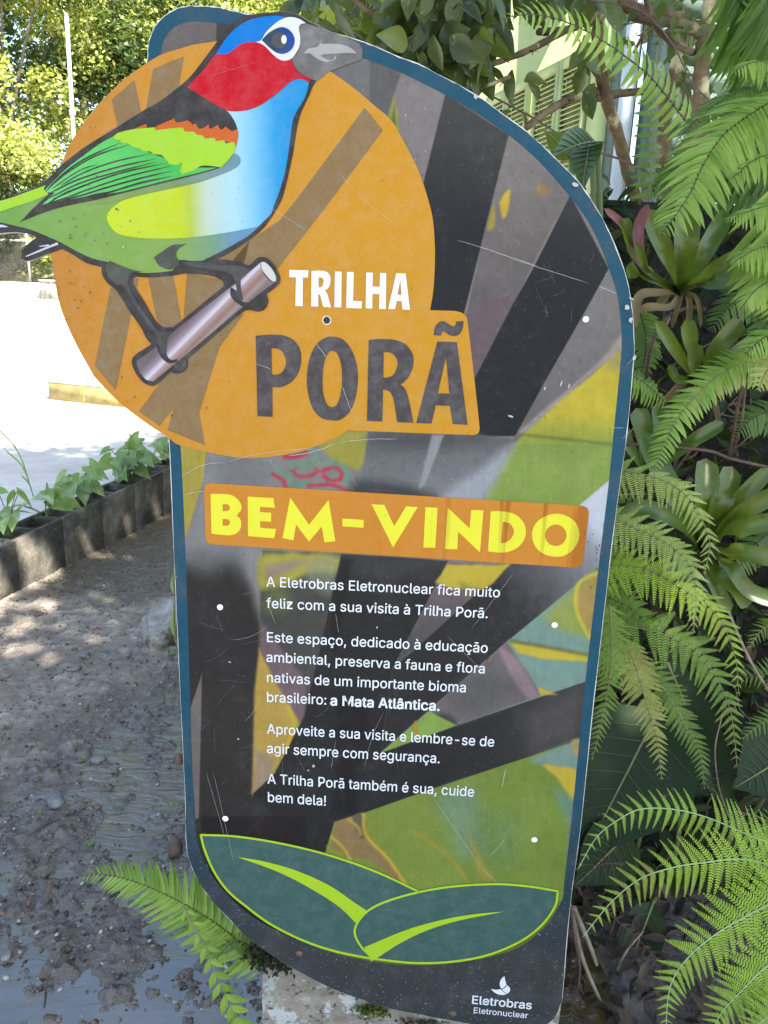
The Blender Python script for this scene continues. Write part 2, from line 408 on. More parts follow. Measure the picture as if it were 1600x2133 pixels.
    for q, hw in (('655,935 664,958 650,968 600,968', 8), ('676,965 705,964 722,980 726,1010', 8), ('572,975 590,985 612,1000 600,1012', 8), ('612,1018 640,1000', 7)):
        P(ribbon(path('P', q, closed=False), hw), (108, 138, 118), 9, .85)
    P('660,925 724,898 768,898 758,965 745,980 690,955', (150, 144, 66), 6)
    P('768,898 1000,905 1075,915 1005,1040 740,1040 758,965', vg(900, (94, 94, 94), 1040, (122, 124, 126)), 4)
    P('~770,905 880,900 1000,905 1010,925 900,935 800,930', (74, 74, 74), 40, .8); P('~740,1000 830,1005 910,1030 900,1045 735,1045', (62, 62, 62), 30, .8)
    P('900,905 925,905 885,1010 872,1018', (150, 150, 150), 5, .8)
    P('~1070,925 990,980 920,1035 1005,1045', (152, 156, 160), 30, .8)
    # right grey ray beside the banner
    P('1275,995 1208,1051 1060,1172 996,1232 817,1394 794,1567 909,1466 1055,1337 1162,1253 1260,1170', lambda x, y: np.array([186, 190, 198.])+(np.array([52, 51, 50.])-np.array([186, 190, 198.]))*np.clip(((1240-x)+(y-1100))/330, 0, 1)[:, None]**.7, 3)
    # left of text
    P('350,1125 388,1118 424,1040 560,1040 552,1144 541,1339 533,1445 526,1653 560,1630 640,1500 700,1720 690,1800 360,1800', vg(1130, (128, 128, 128), 1240, (56, 53, 50)), 3)
    P('~380,1190 440,1200 480,1180 530,1250 545,1400 380,1400', (52, 50, 48), 50, .9); P('~500,1140 548,1145 545,1290 522,1230', (136, 134, 132), 26, .8)
    P('421,1403 397,1475 400,1600 407,1706 414.5,1703', (112, 104, 101))
    P('548,1146 712,1153 665,1357 645,1433 634,1492 573,1610 557,1628 526,1653 533,1445 541,1339', (74, 74, 68), 2)
    P('~548,1150 712,1155 690,1190 640,1190 590,1215 550,1225', (160, 152, 66), 20, warp=.5); P('~552,1172 640,1160 600,1185 560,1200', (146, 130, 112), 16, .8, .4)
    P('~640,1165 705,1160 690,1240 640,1210', (140, 140, 112), 26, .6); P('~560,1225 600,1230 600,1270 548,1275', (98, 104, 66), 30, .8)
    P('541,1290 570,1330 640,1420 634,1492 620,1510 590,1460 541,1350', (112, 94, 96), 14)
    P('540,1350 580,1430 625,1505 573,1610 557,1628 526,1653 530,1445', (176, 146, 72), 10)
    P('~600,1475 615,1500 622,1512 610,1512', (140, 160, 66), 6); P('535,1560 573,1580 565,1625 526,1653', (150, 128, 104), 16, .9)
    P(ribbon(path('P', '600,1470 612,1510 590,1580', closed=False), 4), (200, 165, 50), 6, .8)
    # dark centre
    P('711,1153 934,1168 817,1394 794,1567 953,1510 1220,1419 1208,1541 909,1640 758,1693 697,1712 670,1800 640,1800 573,1700 527,1653 573,1610 634,1492 646,1433 665,1357', lambda x, y: np.array([47, 47, 46.])+14*np.clip((x-900)/300, 0, 1)[:, None]+14*np.clip((1240-y)/90, 0, 1)[:, None], 2)
    P('~740,1165 850,1160 900,1175 800,1210', (66, 66, 66), 30, .7); P('700,1450 770,1480 740,1700 690,1700', (38, 38, 38), 20, .7); P('710,1160 735,1165 700,1360 680,1350', (36, 36, 36), 12, .6)
    P('1219,1420 1208,1541 1100,1578 1080,1480', (84, 79, 76), 60, .8)
    # wedge beside first line
    P('934,1171 1063,1175 996,1232 817,1394', vg(1200, (116, 100, 104), 1340, (84, 84, 82)), 2); P('934,1171 1063,1175 1005,1225 960,1225 905,1215', (186, 166, 60), 8, warp=.3)
    P('955,1210 1000,1226 970,1250', (130, 120, 80), 14, .6)
    # pupil wedge
    P('794,1567 1055,1337 1246,1180 1219,1419 953,1510', (118, 146, 132), 2)
    P('1246,1180 1262,1170 1240,1330 1200,1320 1150,1300 1130,1280', (138, 150, 74), 30, warp=.4)
    P(path('P', '1246,1195 1210,1220 1200,1265 1215,1300 1236,1330 1240,1250'), (166, 140, 80), 8, warp=.2); P(ribbon(path('P', '1250,1190 1206,1215 1200,1265 1214,1302 1236,1338', closed=False), 4), (196, 180, 66), 6, .85)
    P('1058,1333 1100,1340 1226,1362 1224,1378 1130,1372 1080,1360', (190, 172, 60), 7); P(ribbon(path('P', '1060,1334 1130,1346 1226,1364', closed=False), 4), (96, 98, 70), 6, .7)
    P('1056,1337 1080,1372 1128,1447 953,1510 905,1478 909,1466', (112, 104, 103), 5); P('~1040,1350 1075,1370 1120,1445 1100,1455 1060,1400', (146, 124, 130), 10, .9)
    P('~930,1450 1010,1390 1080,1440 960,1500', (96, 94, 92), 40, .7); P('~895,1480 940,1490 952,1512 910,1495', (64, 62, 60), 14, .8)
    P('1120,1430 1145,1440 1160,1446 1125,1447', (186, 168, 60), 6)
    P('794,1567 895,1480 920,1495 950,1510', (132, 158, 74), 3); P('858,1510 866,1500 874,1530 868,1538', (170, 136, 60), 4)
    # lower field
    P('1208,1541 909,1640 758,1693 697,1712 670,1800 640,1990 900,2020 1180,1960 1185,1700', hg(720, (128, 142, 64), 1150, (118, 138, 62)), 2)
    P('~1110,1580 1210,1545 1205,1610 1150,1600', (122, 146, 134), 20, .9); P('~1190,1545 1210,1540 1203,1580', (168, 144, 84), 8, .9)
    P('~1130,1592 1165,1596 1202,1605 1195,1665 1180,1650 1160,1620', (190, 168, 62), 6, warp=.15); P('~1155,1640 1195,1668 1190,1710 1165,1680', (104, 138, 122), 24, .8)
    P('~905,1660 990,1640 1010,1760 960,1790 930,1720', (116, 142, 112), 50, .75); P('~980,1700 1080,1690 1080,1800 1000,1800', (104, 128, 78), 60, .6)
    P('697,1712 758,1692 765,1740 820,1800 862,1860 770,1790 685,1780', (142, 118, 78), 8); P('~735,1705 755,1694 762,1740 750,1745', (104, 92, 84), 8, .9)
    P(ribbon(path('P', '690,1742 715,1765 730,1790', closed=False), 3), (200, 172, 56), 5, .8); P(ribbon(path('P', '757,1694 763,1740 810,1790 850,1850', closed=False), 3.5), (200, 172, 56), 5, .85)
    P('680,1760 712,1775 728,1795 690,1800', (136, 142, 60), 6); P(ribbon(path('P', '725,1705 745,1722 752,1740', closed=False), 3), (190, 160, 56), 5, .8)
    P(ribbon(path('P', '860,1730 930,1780 978,1840', closed=False), 3), (170, 140, 56), 7, .7); P('~975,1730 1010,1800 1030,1830 1000,1830', (164, 146, 62), 14, .7)
    P('420,1760 445,1850 500,1910 560,1950 640,1975 640,1700 420,1700', (44, 40, 38), 3, 1)
    P('630,1930 700,2000 900,2030 1150,1960 1180,1870 1120,1900 900,1980', (104, 112, 54), 6)
    # mottling, weave, wear
    n1 = vnoise(X, Y, 21, 5, 1/90.); n2 = vnoise(X, Y, 22, 4, 1/14.); n3 = vnoise(X, Y*0.12, 23, 3, 1/5.)
    C *= (1+0.07*n1+0.05*n2+0.03*n3)[:, None]
    g = np.clip(n1*1.1+n2*.7-.25, 0, 1)[:, None]*0.12; C = C*(1-g)+np.array([150, 148, 145.])*g
    sp = np.random.default_rng(5).random(len(X)); C[sp > .9985] += 45; C[sp < .0012] *= .5
    C = np.clip(C, 8, 250)
    keep = sd(INN) > -6
    kf = keep.reshape(nz, nu); q = kf[:-1, :-1] & kf[1:, :-1] & kf[:-1, 1:] & kf[1:, 1:]
    idx = np.arange(nu*nz).reshape(nz, nu)
    Fq = np.stack([idx[:-1, :-1][q], idx[:-1, 1:][q], idx[1:, 1:][q], idx[1:, :-1][q]], 1)
    used = np.unique(Fq); rm = np.full(nu*nz, -1); rm[used] = np.arange(len(used))
    V = np.stack([U[used], np.full(len(used), -0.0009), Z[used]], 1)
    # picture lies over the blue band but is cut exactly at INN by clamping its rim
    me = npmesh('background_picture', V, rm[Fq])
    at_ = me.color_attributes.new('print', 'FLOAT_COLOR', 'POINT')
    col = np.ones((len(used), 4), np.float32); col[:, :3] = lin(C[used])*ALB
    at_.data.foreach_set('color', col.ravel())
    mt, t, p, _ = newmat('faded_photo_print')
    a = t.nodes.new('ShaderNodeVertexColor'); a.layer_name = 'print'
    c = mixrgb(t, a.outputs[0], (0.5, 0.5, 0.49, 1), mrange(t, noise(t, 420, 2, 0.5), 0.66, 0.86, 0, 0.06))
    t.links.new(c, p.inputs['Base Color']); p.inputs['Roughness'].default_value = 0.45; p.inputs['Specular IOR Level'].default_value = 0.07
    return link('background_picture', me, mt, sign, world=False)
paint_field()
# ---- orange disc with the title plate
DARK = (62, 58, 58)
i_or = ink('orange_print', (207, 152, 58), 0.10, p0=(120, 560), p1=(760, 640), stops=[(0, (192, 130, 50)), (0.3, (202, 140, 44)), (1, (206, 148, 40))])
i_br = ink('brown_ray_print', (140, 114, 76), 0.10); i_dk = ink('charcoal_print', DARK, 0.10); i_leg = ink('leg_grey_print', (76, 76, 75), .1)
DISC = path('P', '353,912! 320,891 290,870 254,842 224,813 197,783 179,753 158,714 140,675 125,633 115.5,585 109.5,545 105,529! 150,420! 130,344! 139,316 154,287.5 176,256 201,224 226,198 254,171 282,149 306,132! 337.5,114 372,103 403,94 455,86! '
    '560,60! 640,110! 685.5,147! 735,182 780,220 816,252 844,300 872,356 892,416 902,460 906,520 905,572 902,610 896,646! 948,647.5! 963,652 973,664 999,890 996,902 986,906! 724,896! 700,911 670,925 625,940 580,949 535,953 490,952 430,941 370,925', k=5)
disc = fill('orange_disc', [DISC], 6, i_or)
rays = ['234,208 281,167 295,233 246,266', '320,144 384,118 373,184 305,228', '760,225 798,272 688,420 640,482 575,565 500,575 470,560 521,501 582,460 615,420',
        '509,654 458,723 416,859.5 428,927 350,895.5 362,850.5 333.5,886.5 290,856.5 329,804 400,700 470,650', '231,600 198.5,762 242,813 290,580 262,580',
        '309.5,578 362,573 378.5,663 359,690 341,690 326,660', '390.5,568 467,583 470,594 383,662', '453,541 521,501 509,548 470,560']
fill('brown_rays', [path('P', r, raw=True) for r in rays[:3]], 7, i_br, disc)
fill('brown_rays', [path('P', r, raw=True) for r in rays[3:]], 7, i_br, disc)

# ---- the painted bird
BIRD = path('P', '455,540! 420,556 387,569 352,575 309,578 270,574 230,568! 214,557 182,548 156,532 131,519! 105,528! 80,537 56,544 47,537 48,523 59,509 78.5,494! 58.5,487 32.5,484 10,485 -30,490 -64,495 -82,484 -78,462 -54,442 0,419 32.5,405 75,390.5 95,377 115,361 128.5,345 '
    '150,328 175,309 216,283 244,266 297,233 337.5,209 372,183 392,166 409,147 453,88! 470,66 489,49 507,36 531,30.5 570,26.5 596,26.5 622,32.5 643,44.5 670,57.5 701,70.5 730,83 745,95 752,108 751,122! 720,135 686,147! 658,172 645,199 630,231 621,260 616,289 612,315 604,354 596,388 586,420 562,460 539,486 511,507 482,525', k=4)
bird = fill('bird_emblem', [BIRD], 9, i_dk); bird['label'] = 'painted perching bird with red throat, blue cap and green body'
def inkfill(name, z, s, c, lay, par=None, **kw):
    return fill(name, [path(z, s)] if isinstance(s, str) else s, lay, ink(name+'_print', c, **kw), par or bird)
i_beak = ink('beak_grey_print', (113, 111, 109), .22)
fill('beak', [path('H', '1060,192! 1130,215 1180,222 1300,270 1400,312 1480,352 1508,415 1498,475! 1390,515 1238,572! 1152,640 1102,634! 1040,600 985,555 950,478 985,430 1012,370 1016,300 1003,230 1020,202')], 10, i_beak, bird)
fill('worn_patch', [path('H', '1040,430! 1080,390 1150,375 1188,308! 1180,350 1250,352 1350,360 1420,390 1460,428! 1390,425 1300,430 1180,440 1215,475 1270,480 1300,435! 1290,475 1220,495 1150,470 1090,430')], 11, ink('worn_patch_print', (172, 171, 168), .2), bird)
# belly: lower dark-green to blue band, lighter upper field
BODY = path('B', 'H:430,878! H:540,885 H:640,865 H:730,820 H:840,740 H:930,660 H:990,632 H:1040,635 H:1085,660! H:1050,780 H:990,880 H:955,960 H:935,1100 H:915,1250 H:885,1400 H:820,1600 P:551,460 B:1600,830 B:1520,880 B:1420,935 B:1290,1000! B:1180,1045 B:1050,1066 B:930,1072 B:850,1060 B:700,1005 B:600,980 B:500,935 B:400,880 B:300,835 B:200,795 B:100,770 B:0,748 B:-120,735! B:-100,700! B:0,687 B:100,650 B:220,612! B:700,300!', k=5)
body = fill('body', [BODY], 10, ink('body_print', 0, .10, p0=(0, 480), p1=(600, 480), stops=[(0, (112, 160, 78)), (.25, (126, 164, 80)), (.62, (132, 166, 78)), (.74, (118, 155, 122)), (.82, (104, 146, 178)), (1, (84, 144, 196))]), bird)
fill('breast', [path('B', '690,720 705,680 745,640 800,608 900,578 1050,545 1180,518 1320,482 1440,432 1500,380 H:430,880! H:540,885 H:640,865 H:730,820 H:840,740 H:930,660 H:990,632 H:1040,635 H:1085,660! H:1050,780 H:990,880 H:955,960 H:935,1100 H:915,1250 H:885,1400 H:830,1560 P:566,446! P:540,470 1600,787 1450,815 1250,843 1060,853 880,846 760,820 712,775', k=5)], 11,
     ink('breast_print', 0, .10, p0=(225, 300), p1=(600, 300), stops=[(0, (196, 216, 48)), (.38, (192, 210, 44)), (.44, (180, 198, 60)), (.54, (192, 210, 190)), (.70, (172, 215, 232)), (.82, (120, 192, 226)), (.93, (52, 158, 214)), (1, (38, 148, 210))]), bird)
fill('wing_shadow', [path('B', '1420,400! 1470,350! 1505,305! 1535,325 1547,355 1530,390 1480,420 1390,456 1280,487 1130,522 960,562 880,582 700,625 560,640! 640,602! 880,540 1130,482 1300,437')], 12,
     ink('wing_shadow_print', 0, .1, p0=(250, 400), p1=(500, 400), stops=[(0, (126, 158, 82)), (.45, (124, 146, 96)), (.75, (122, 150, 146)), (1, (108, 146, 160))]), bird)
wing = fill('wing', [path('B', '130,750! 150,735 220,660 318,570! 300,520! 400,430 500,350 640,250 750,180 1000,40 1203,-117! 1269,-75 1380,-6 1455,34 1500,90 1525,150 1530,200 1515,260 1490,320 1450,370 1410,402! 1250,448 1000,510 800,562 640,602 440,642 280,690')], 13, i_dk, bird)
fill('green_feathers', [path('B', '735,200! 745,220 830,245 900,275 990,315 1060,340 1090,375 1175,365! 1240,400! 1400,400! 1250,440 1000,500 800,550 668,572! 740,545! 615,568! 700,540! 560,582 458,603! 520,570! 378,617! 440,585! 278,638! 330,590 360,560! 302,556! 300,540 350,490 430,410 560,310 660,240')], 14,
     ink('green_feather_print', 0, .08, p0=(90, 420), p1=(420, 330), stops=[(0, (108, 206, 118)), (.45, (96, 200, 100)), (.8, (72, 184, 84)), (1, (84, 190, 90))]), wing)
def taper(P, wd, k=9):
    q = crom(P, k); n = len(q); s = np.linspace(0, 1, n)
    return q, wd*np.clip(np.minimum(s*7+.35, (1-s)*4+.15), 0, 1)
fl = []
for s_, wd in (('302,552 420,435 560,340 780,240', 1.7), ('330,520 450,425 620,325 832,254', 1.6), ('345,535 450,460 540,408 635,380', 1.2), ('400,512 550,430 750,360 970,312', 1.5), ('335,560 500,480 750,400 1005,343', 1.8),
               ('330,592 520,500 750,430 1012,363', 1.6), ('350,600 560,510 800,430 1068,372', 1.7), ('385,612 600,530 850,450 1112,388', 1.6), ('460,600 700,525 900,470 1105,422', 1.8), ('540,590 700,560 900,500 1105,455', 2.1), ('300,640 420,565 520,525 600,500', 1.3)):
    fl.append(taper(path('B', s_, raw=True), wd))
stroke_mesh('feather_lines', fl, 15, i_dk, wing)
fill('orange_feathers', [path('B', '1000,140! 1060,112 1122,87! 1135,110 1180,106 1210,100 1245,127! 1256,116! 1282,150 1310,145 1342,125! 1352,152 1400,128! 1422,158 1452,138! 1490,165 1526,153! 1531,200 1517,265! 1500,250 1440,232 1400,235 1320,220 1240,175 1180,172 1100,152 1005,164!'), path('B', '858,157! 900,138 944,121! 950,142! 900,152')], 14, ink('rust_feather_print', (203, 102, 42), .06), wing)
fill('lime_feathers', [path('B', '735,200! 770,176 860,156 995,142! 1006,162! 1100,150 1178,144! 1190,170! 1250,172! 1270,190 1300,193! 1320,215! 1380,210! 1390,232! 1440,225! 1455,245 1500,238 1515,265! 1505,300 1470,350 1420,400! 1380,392 1300,388 1240,420 1175,442! 1162,425 1175,365! 1140,382 1090,377! 1070,350 1040,320 990,315! 970,297! 920,295! 900,275! 860,270! 830,245! 790,242! 770,225 745,222')], 15, ink('lime_feather_print', (166, 210, 54), .06), wing)
fill('tail_stripe', [path('B', '-140,650! -40,625 60,598 150,566 300,512! 290,540 320,568! 220,612 100,650 0,685 -120,712!')], 12, ink('tail_stripe_print', (164, 208, 56), .08), bird)
i_ts = ink('tail_streak_print', (205, 205, 215), .1)
for s_ in ('440,590! 640,500 850,410 975,360! 985,400! 840,452 640,532 460,600!', '650,425! 760,405 835,393! 825,420 700,432!', '-60,70! 60,68 160,108! 0,110 -60,105!'): fill('tail_streak', [path('W', s_)], 11, i_ts, bird)
# head
red = inkfill('red_throat', 'H', '120,695! 240,570 345,436! 430,435 480,405 540,360 600,343 680,345 740,375 790,430 850,475 900,488 945,480! 980,560 1030,600 1102,628! 1085,661! 1040,636 990,632 930,660 840,740 730,820 640,865 540,886 430,881 330,830 200,745', (198, 20, 38), 13, wear=.09)
inkfill('blue_cap', 'H', '345,436! 420,320 500,235 600,170 720,140 840,132 910,146! 840,175 780,215 735,275 712,322! 670,341! 600,345 540,365 480,405 430,435', (10, 122, 208), 12, wear=.06)
eyew = inkfill('eye_patch', 'H', '665,341! 705,325 740,270 790,215 860,165 930,143 1000,155 1060,191! 1020,200 1003,230 1015,300 1010,370 980,430 945,472 890,488 840,472 790,430 740,377 700,352', (228, 230, 233), 14, wear=.15)
eye = fill('eye', [path('H', '710,325! 770,265 840,228 890,225 940,255 970,310 965,370 930,415 880,435 830,425 780,392')], 15, ink('iris_print', 0, .08, p0=(550, 80), p1=(612, 80), stops=[(0, (50, 72, 82)), (.4, (52, 70, 98)), (1, (28, 74, 160))]), bird)
fill('pupil', [ellipse((360+850/3.8095, 330/3.8095), 16.5, 16.5)], 16, ink('pupil_print', (88, 88, 90), .08), eye)
fill('eye_glint', [ellipse((360+887/3.8095, 322/3.8095), 5.4, 9.2)], 17, ink('glint_print', (240, 242, 244), .02), eye)
# legs and perch
LEG1 = path('L', '155,300! 120,335 122,390 160,450 225,505 310,640 400,770 440,850 488,905! 620,815! 625,770! 555,766 500,710 420,575 345,455 345,412! 400,395!')
LEG2 = path('L', '670,318! 685,284 800,292 960,280 1090,295 1200,330! 1120,470! 1000,475! 990,435 930,405 840,390 720,381 600,400! 640,345!')
leg_a = fill('leg', [LEG1], 12, i_dk, bird); leg_b = fill('leg', [LEG2], 12, i_dk, bird)
i_th = ink('thigh_print', (80, 84, 74), .1)
fill('thigh', [path('L', '175,290! 150,330 160,390 200,440 240,470! 250,455 275,467! 300,460! 320,400 335,376 420,368! 340,355 260,325')], 14, i_th, leg_a)
fill('thigh', [path('L', '735,165! 690,172 630,175 560,220 495,265! 530,320 580,346 620,350 672,322! 682,290! 660,262 660,222 690,190')], 14, i_th, leg_b)
fill('shin', [path('L', '268,465! 312,458! 335,520 420,650 500,760 540,798 632,800! 592,850! 588,950! 560,965 530,900 512,830 440,730 340,590 308,520')], 17, i_leg, leg_a)
fill('shin', [path('L', '690,300! 800,296 900,306 990,325 1080,320 1200,354! 1122,430! 1127,500 1143,572! 1112,576 1087,540 1092,480 1060,400 1000,368 900,352 780,335')], 17, i_leg, leg_b)
perch = fill('perch', [path('L', '335,1020 360,970 480,890 1000,475 1200,310 1250,266 1310,270 1360,315 1405,400 1400,455 1310,530! 1322,580 1300,635 1250,657 1150,652 738,1000! 738,1045 712,1090 660,1105 612,1093! 520,1180 480,1194 420,1170 360,1095')], 13, i_dk)
fill('perch_bar', [path('L', '1270,300! 1266,330 1300,400 1345,440 1375,440! 1180,588 640,1040 490,1162! 435,1145 385,1075 370,1015! 520,905 640,800 1050,480 1120,425')], 14,
     ink('perch_bar_print', 0, .06, p0=(180+820/3.4783, 460+650/3.4783), p1=(180+960/3.4783, 460+800/3.4783), stops=[(0, (112, 98, 104)), (.22, (150, 134, 142)), (.40, (214, 206, 218)), (.50, (172, 150, 152)), (.70, (146, 112, 98)), (.86, (160, 140, 140)), (1, (128, 112, 112))]), perch)
fill('perch_end', [path('L', '1272,298! 1300,302 1345,345 1375,400 1378,436! 1352,438 1310,398 1274,345')], 15, ink('perch_end_print', (212, 208, 198), .1), perch)
fill('claw', [path('L', '513,880! 525,940 560,1000 610,1030 664,1018! 662,1000 620,1006 590,970 580,900 587,850!')], 16, i_dk, leg_a)
fill('claw', [path('L', '1050,480! 1050,540 1090,590 1150,622 1192,592! 1140,586 1110,560 1085,500!')], 16, i_dk, leg_b)
fill('toe', [path('L', '635,1060 665,1020 700,1000 735,1030 712,1078 665,1085')], 16, i_leg, leg_a)
fill('toe', [path('L', '1200,585 1240,560 1300,545! 1318,580 1292,635 1210,645')], 16, i_dk, leg_b)

# ---- lettering drawn letter by letter
def letters(name, z, specs, lay, mat, par=None):
    return fill(name, [path(z, s) for s in specs], lay, mat, par)
i_wh = ink('white_print', (246, 249, 252), .03, mott=.04); i_ti = ink('title_grey_print', (78, 73, 74), .14)
letters('title_word', 'T', ['318,130! 440,133! 438,180! 405,178! 403,362! 357,360! 360,178! 318,176!',
    '460,137! 520,135 562,146 580,175 580,215 565,248 545,262! 560,282 585,370! 535,367! 515,292 503,282! 503,365! 458,363!', '505,178! 525,180 537,198 533,225 520,240 505,242!',
    '610,140! 653,142! 650,370! 606,368!', '687,142! 730,144! 726,328! 783,331! 780,377! 682,373!', '810,146! 853,148! 850,236! 896,238! 898,149! 938,151! 935,380! 892,379! 894,285! 850,283! 848,377! 806,375!',
    '1002,151! 1062,153! 1090,385! 1042,383! 1036,330! 1005,329! 994,381! 950,380!', '1028,190! 1035,290! 1010,289!'], 9, i_wh)['label'] = 'white word TRILHA'
letters('title_word', 'T', ['103,552! 180,545 270,548 340,575 385,635 393,720 370,800 320,855 260,880 210,880! 211,1070! 114,1066!', '204,631! 240,633 275,655 296,705 292,750 265,790 230,800 207,799!',
    '590,557 660,575 715,640 750,740 757,830 745,930 710,1030 650,1085 590,1093 520,1075 465,1010 435,900 431,800 450,690 490,610 540,568', '590,648 625,665 650,740 655,830 645,930 620,995 590,1008 560,990 535,920 531,820 540,730 565,665',
    '826,578! 900,572 990,578 1060,605 1105,665 1112,730 1090,800 1050,850 1028,862! 1055,885 1080,950 1112,1108! 1008,1104! 985,960 960,910 918,895! 913,1100! 815,1096!', '922,655! 970,662 1005,700 1008,750 985,800 950,818 920,819!',
    '1265,588! 1390,592! 1458,1121! 1363,1116! 1345,1000! 1255,996! 1227,1113! 1130,1110!', '1320,688! 1342,921! 1268,919!',
    '1242,548! 1250,500 1275,465 1310,460 1350,485 1375,490 1387,460! 1433,458! 1425,510 1395,548 1350,550 1310,525 1295,530 1287,550!'], 9, i_ti)['label'] = 'large grey word PORÃ'
def banner_mat(name, c, cs):
    mt = ink(name, c, .05); t = mt.node_tree; p = t.nodes['Principled BSDF']
    l = p.inputs['Base Color'].links[0].from_socket
    mp = t.nodes.new('ShaderNodeMapping'); mp.inputs['Scale'].default_value = (1, 1, 0.035); t.links.new(coord(t), mp.inputs['Vector'])
    n = noise(t, 42, 3, 0.6, mp.outputs[0])
    sx = t.nodes.new('ShaderNodeSeparateXYZ'); t.links.new(coord(t), sx.inputs[0])
    ml = t.nodes.new('ShaderNodeMath'); ml.operation = 'MULTIPLY'; t.links.new(mrange(t, n, .56, .62), ml.inputs[0]); t.links.new(mrange(t, sx.outputs[0], -0.16, 0.06), ml.inputs[1])
    c2 = mixrgb(t, l, alb(cs), ml.outputs[0]); t.links.new(c2, p.inputs['Base Color']); return mt
banner = fill('banner', [path('N', '100,62 112,36 145,22! O:1440,130! O:1480,142 O:1497,172! O:1460,490! O:1445,515 O:1410,528! 170,508! 130,495 108,460!')], 7, banner_mat('banner_print', (206, 136, 48), (180, 112, 40)))
banner['label'] = 'orange banner with rounded corners'
letters('banner_lettering', 'N', ['150,107! 230,107 310,115 360,145 392,190 392,235 357,278! 385,305 393,350 380,395 345,425 300,435 230,430 158,422!', '246,188! 285,190 305,215 290,240 246,245!', '246,305! 285,308 305,332 285,358 246,359!',
    '445,128! 648,140! 660,217! 542,210! 542,250! 630,256! 630,328! 543,323! 543,375! 670,385! 653,458! 447,441!', '782,136! 930,352! 1085,155! 1139,481! 1053,491! 1030,365! 930,485! 828,350! 806,475! 720,456!', '1196,302! 1364,313! 1362,375! 1194,364!',
    'O:105,121! O:187,126! O:250,262! O:327,135! O:401,140! O:243,398!', 'O:450,141! O:528,144! O:513,400! O:437,399!', 'O:594,144! O:733,277! O:743,159! O:821,161! O:799,430! O:659,297! O:654,410! O:575,408!',
    'O:868,167! O:940,167 O:1020,185 O:1075,235 O:1093,300 O:1075,360 O:1030,405 O:970,428 O:910,430 O:850,423!', 'O:945,233! O:990,245 O:1015,285 O:1013,315 O:990,350 O:960,368 O:932,371!',
    'O:1435,320 O:1405,400 O:1345,447 O:1284,458 O:1210,440 O:1155,395 O:1132,320 O:1155,245 O:1215,200 O:1290,182 O:1360,200 O:1415,245', 'O:1353,320 O:1333,369 O:1284,389 O:1235,369 O:1215,320 O:1235,272 O:1284,251 O:1333,272'], 8, banner_mat('banner_letter_print', (238, 232, 62), (206, 198, 56)), banner)['label'] = 'yellow words BEM-VINDO'

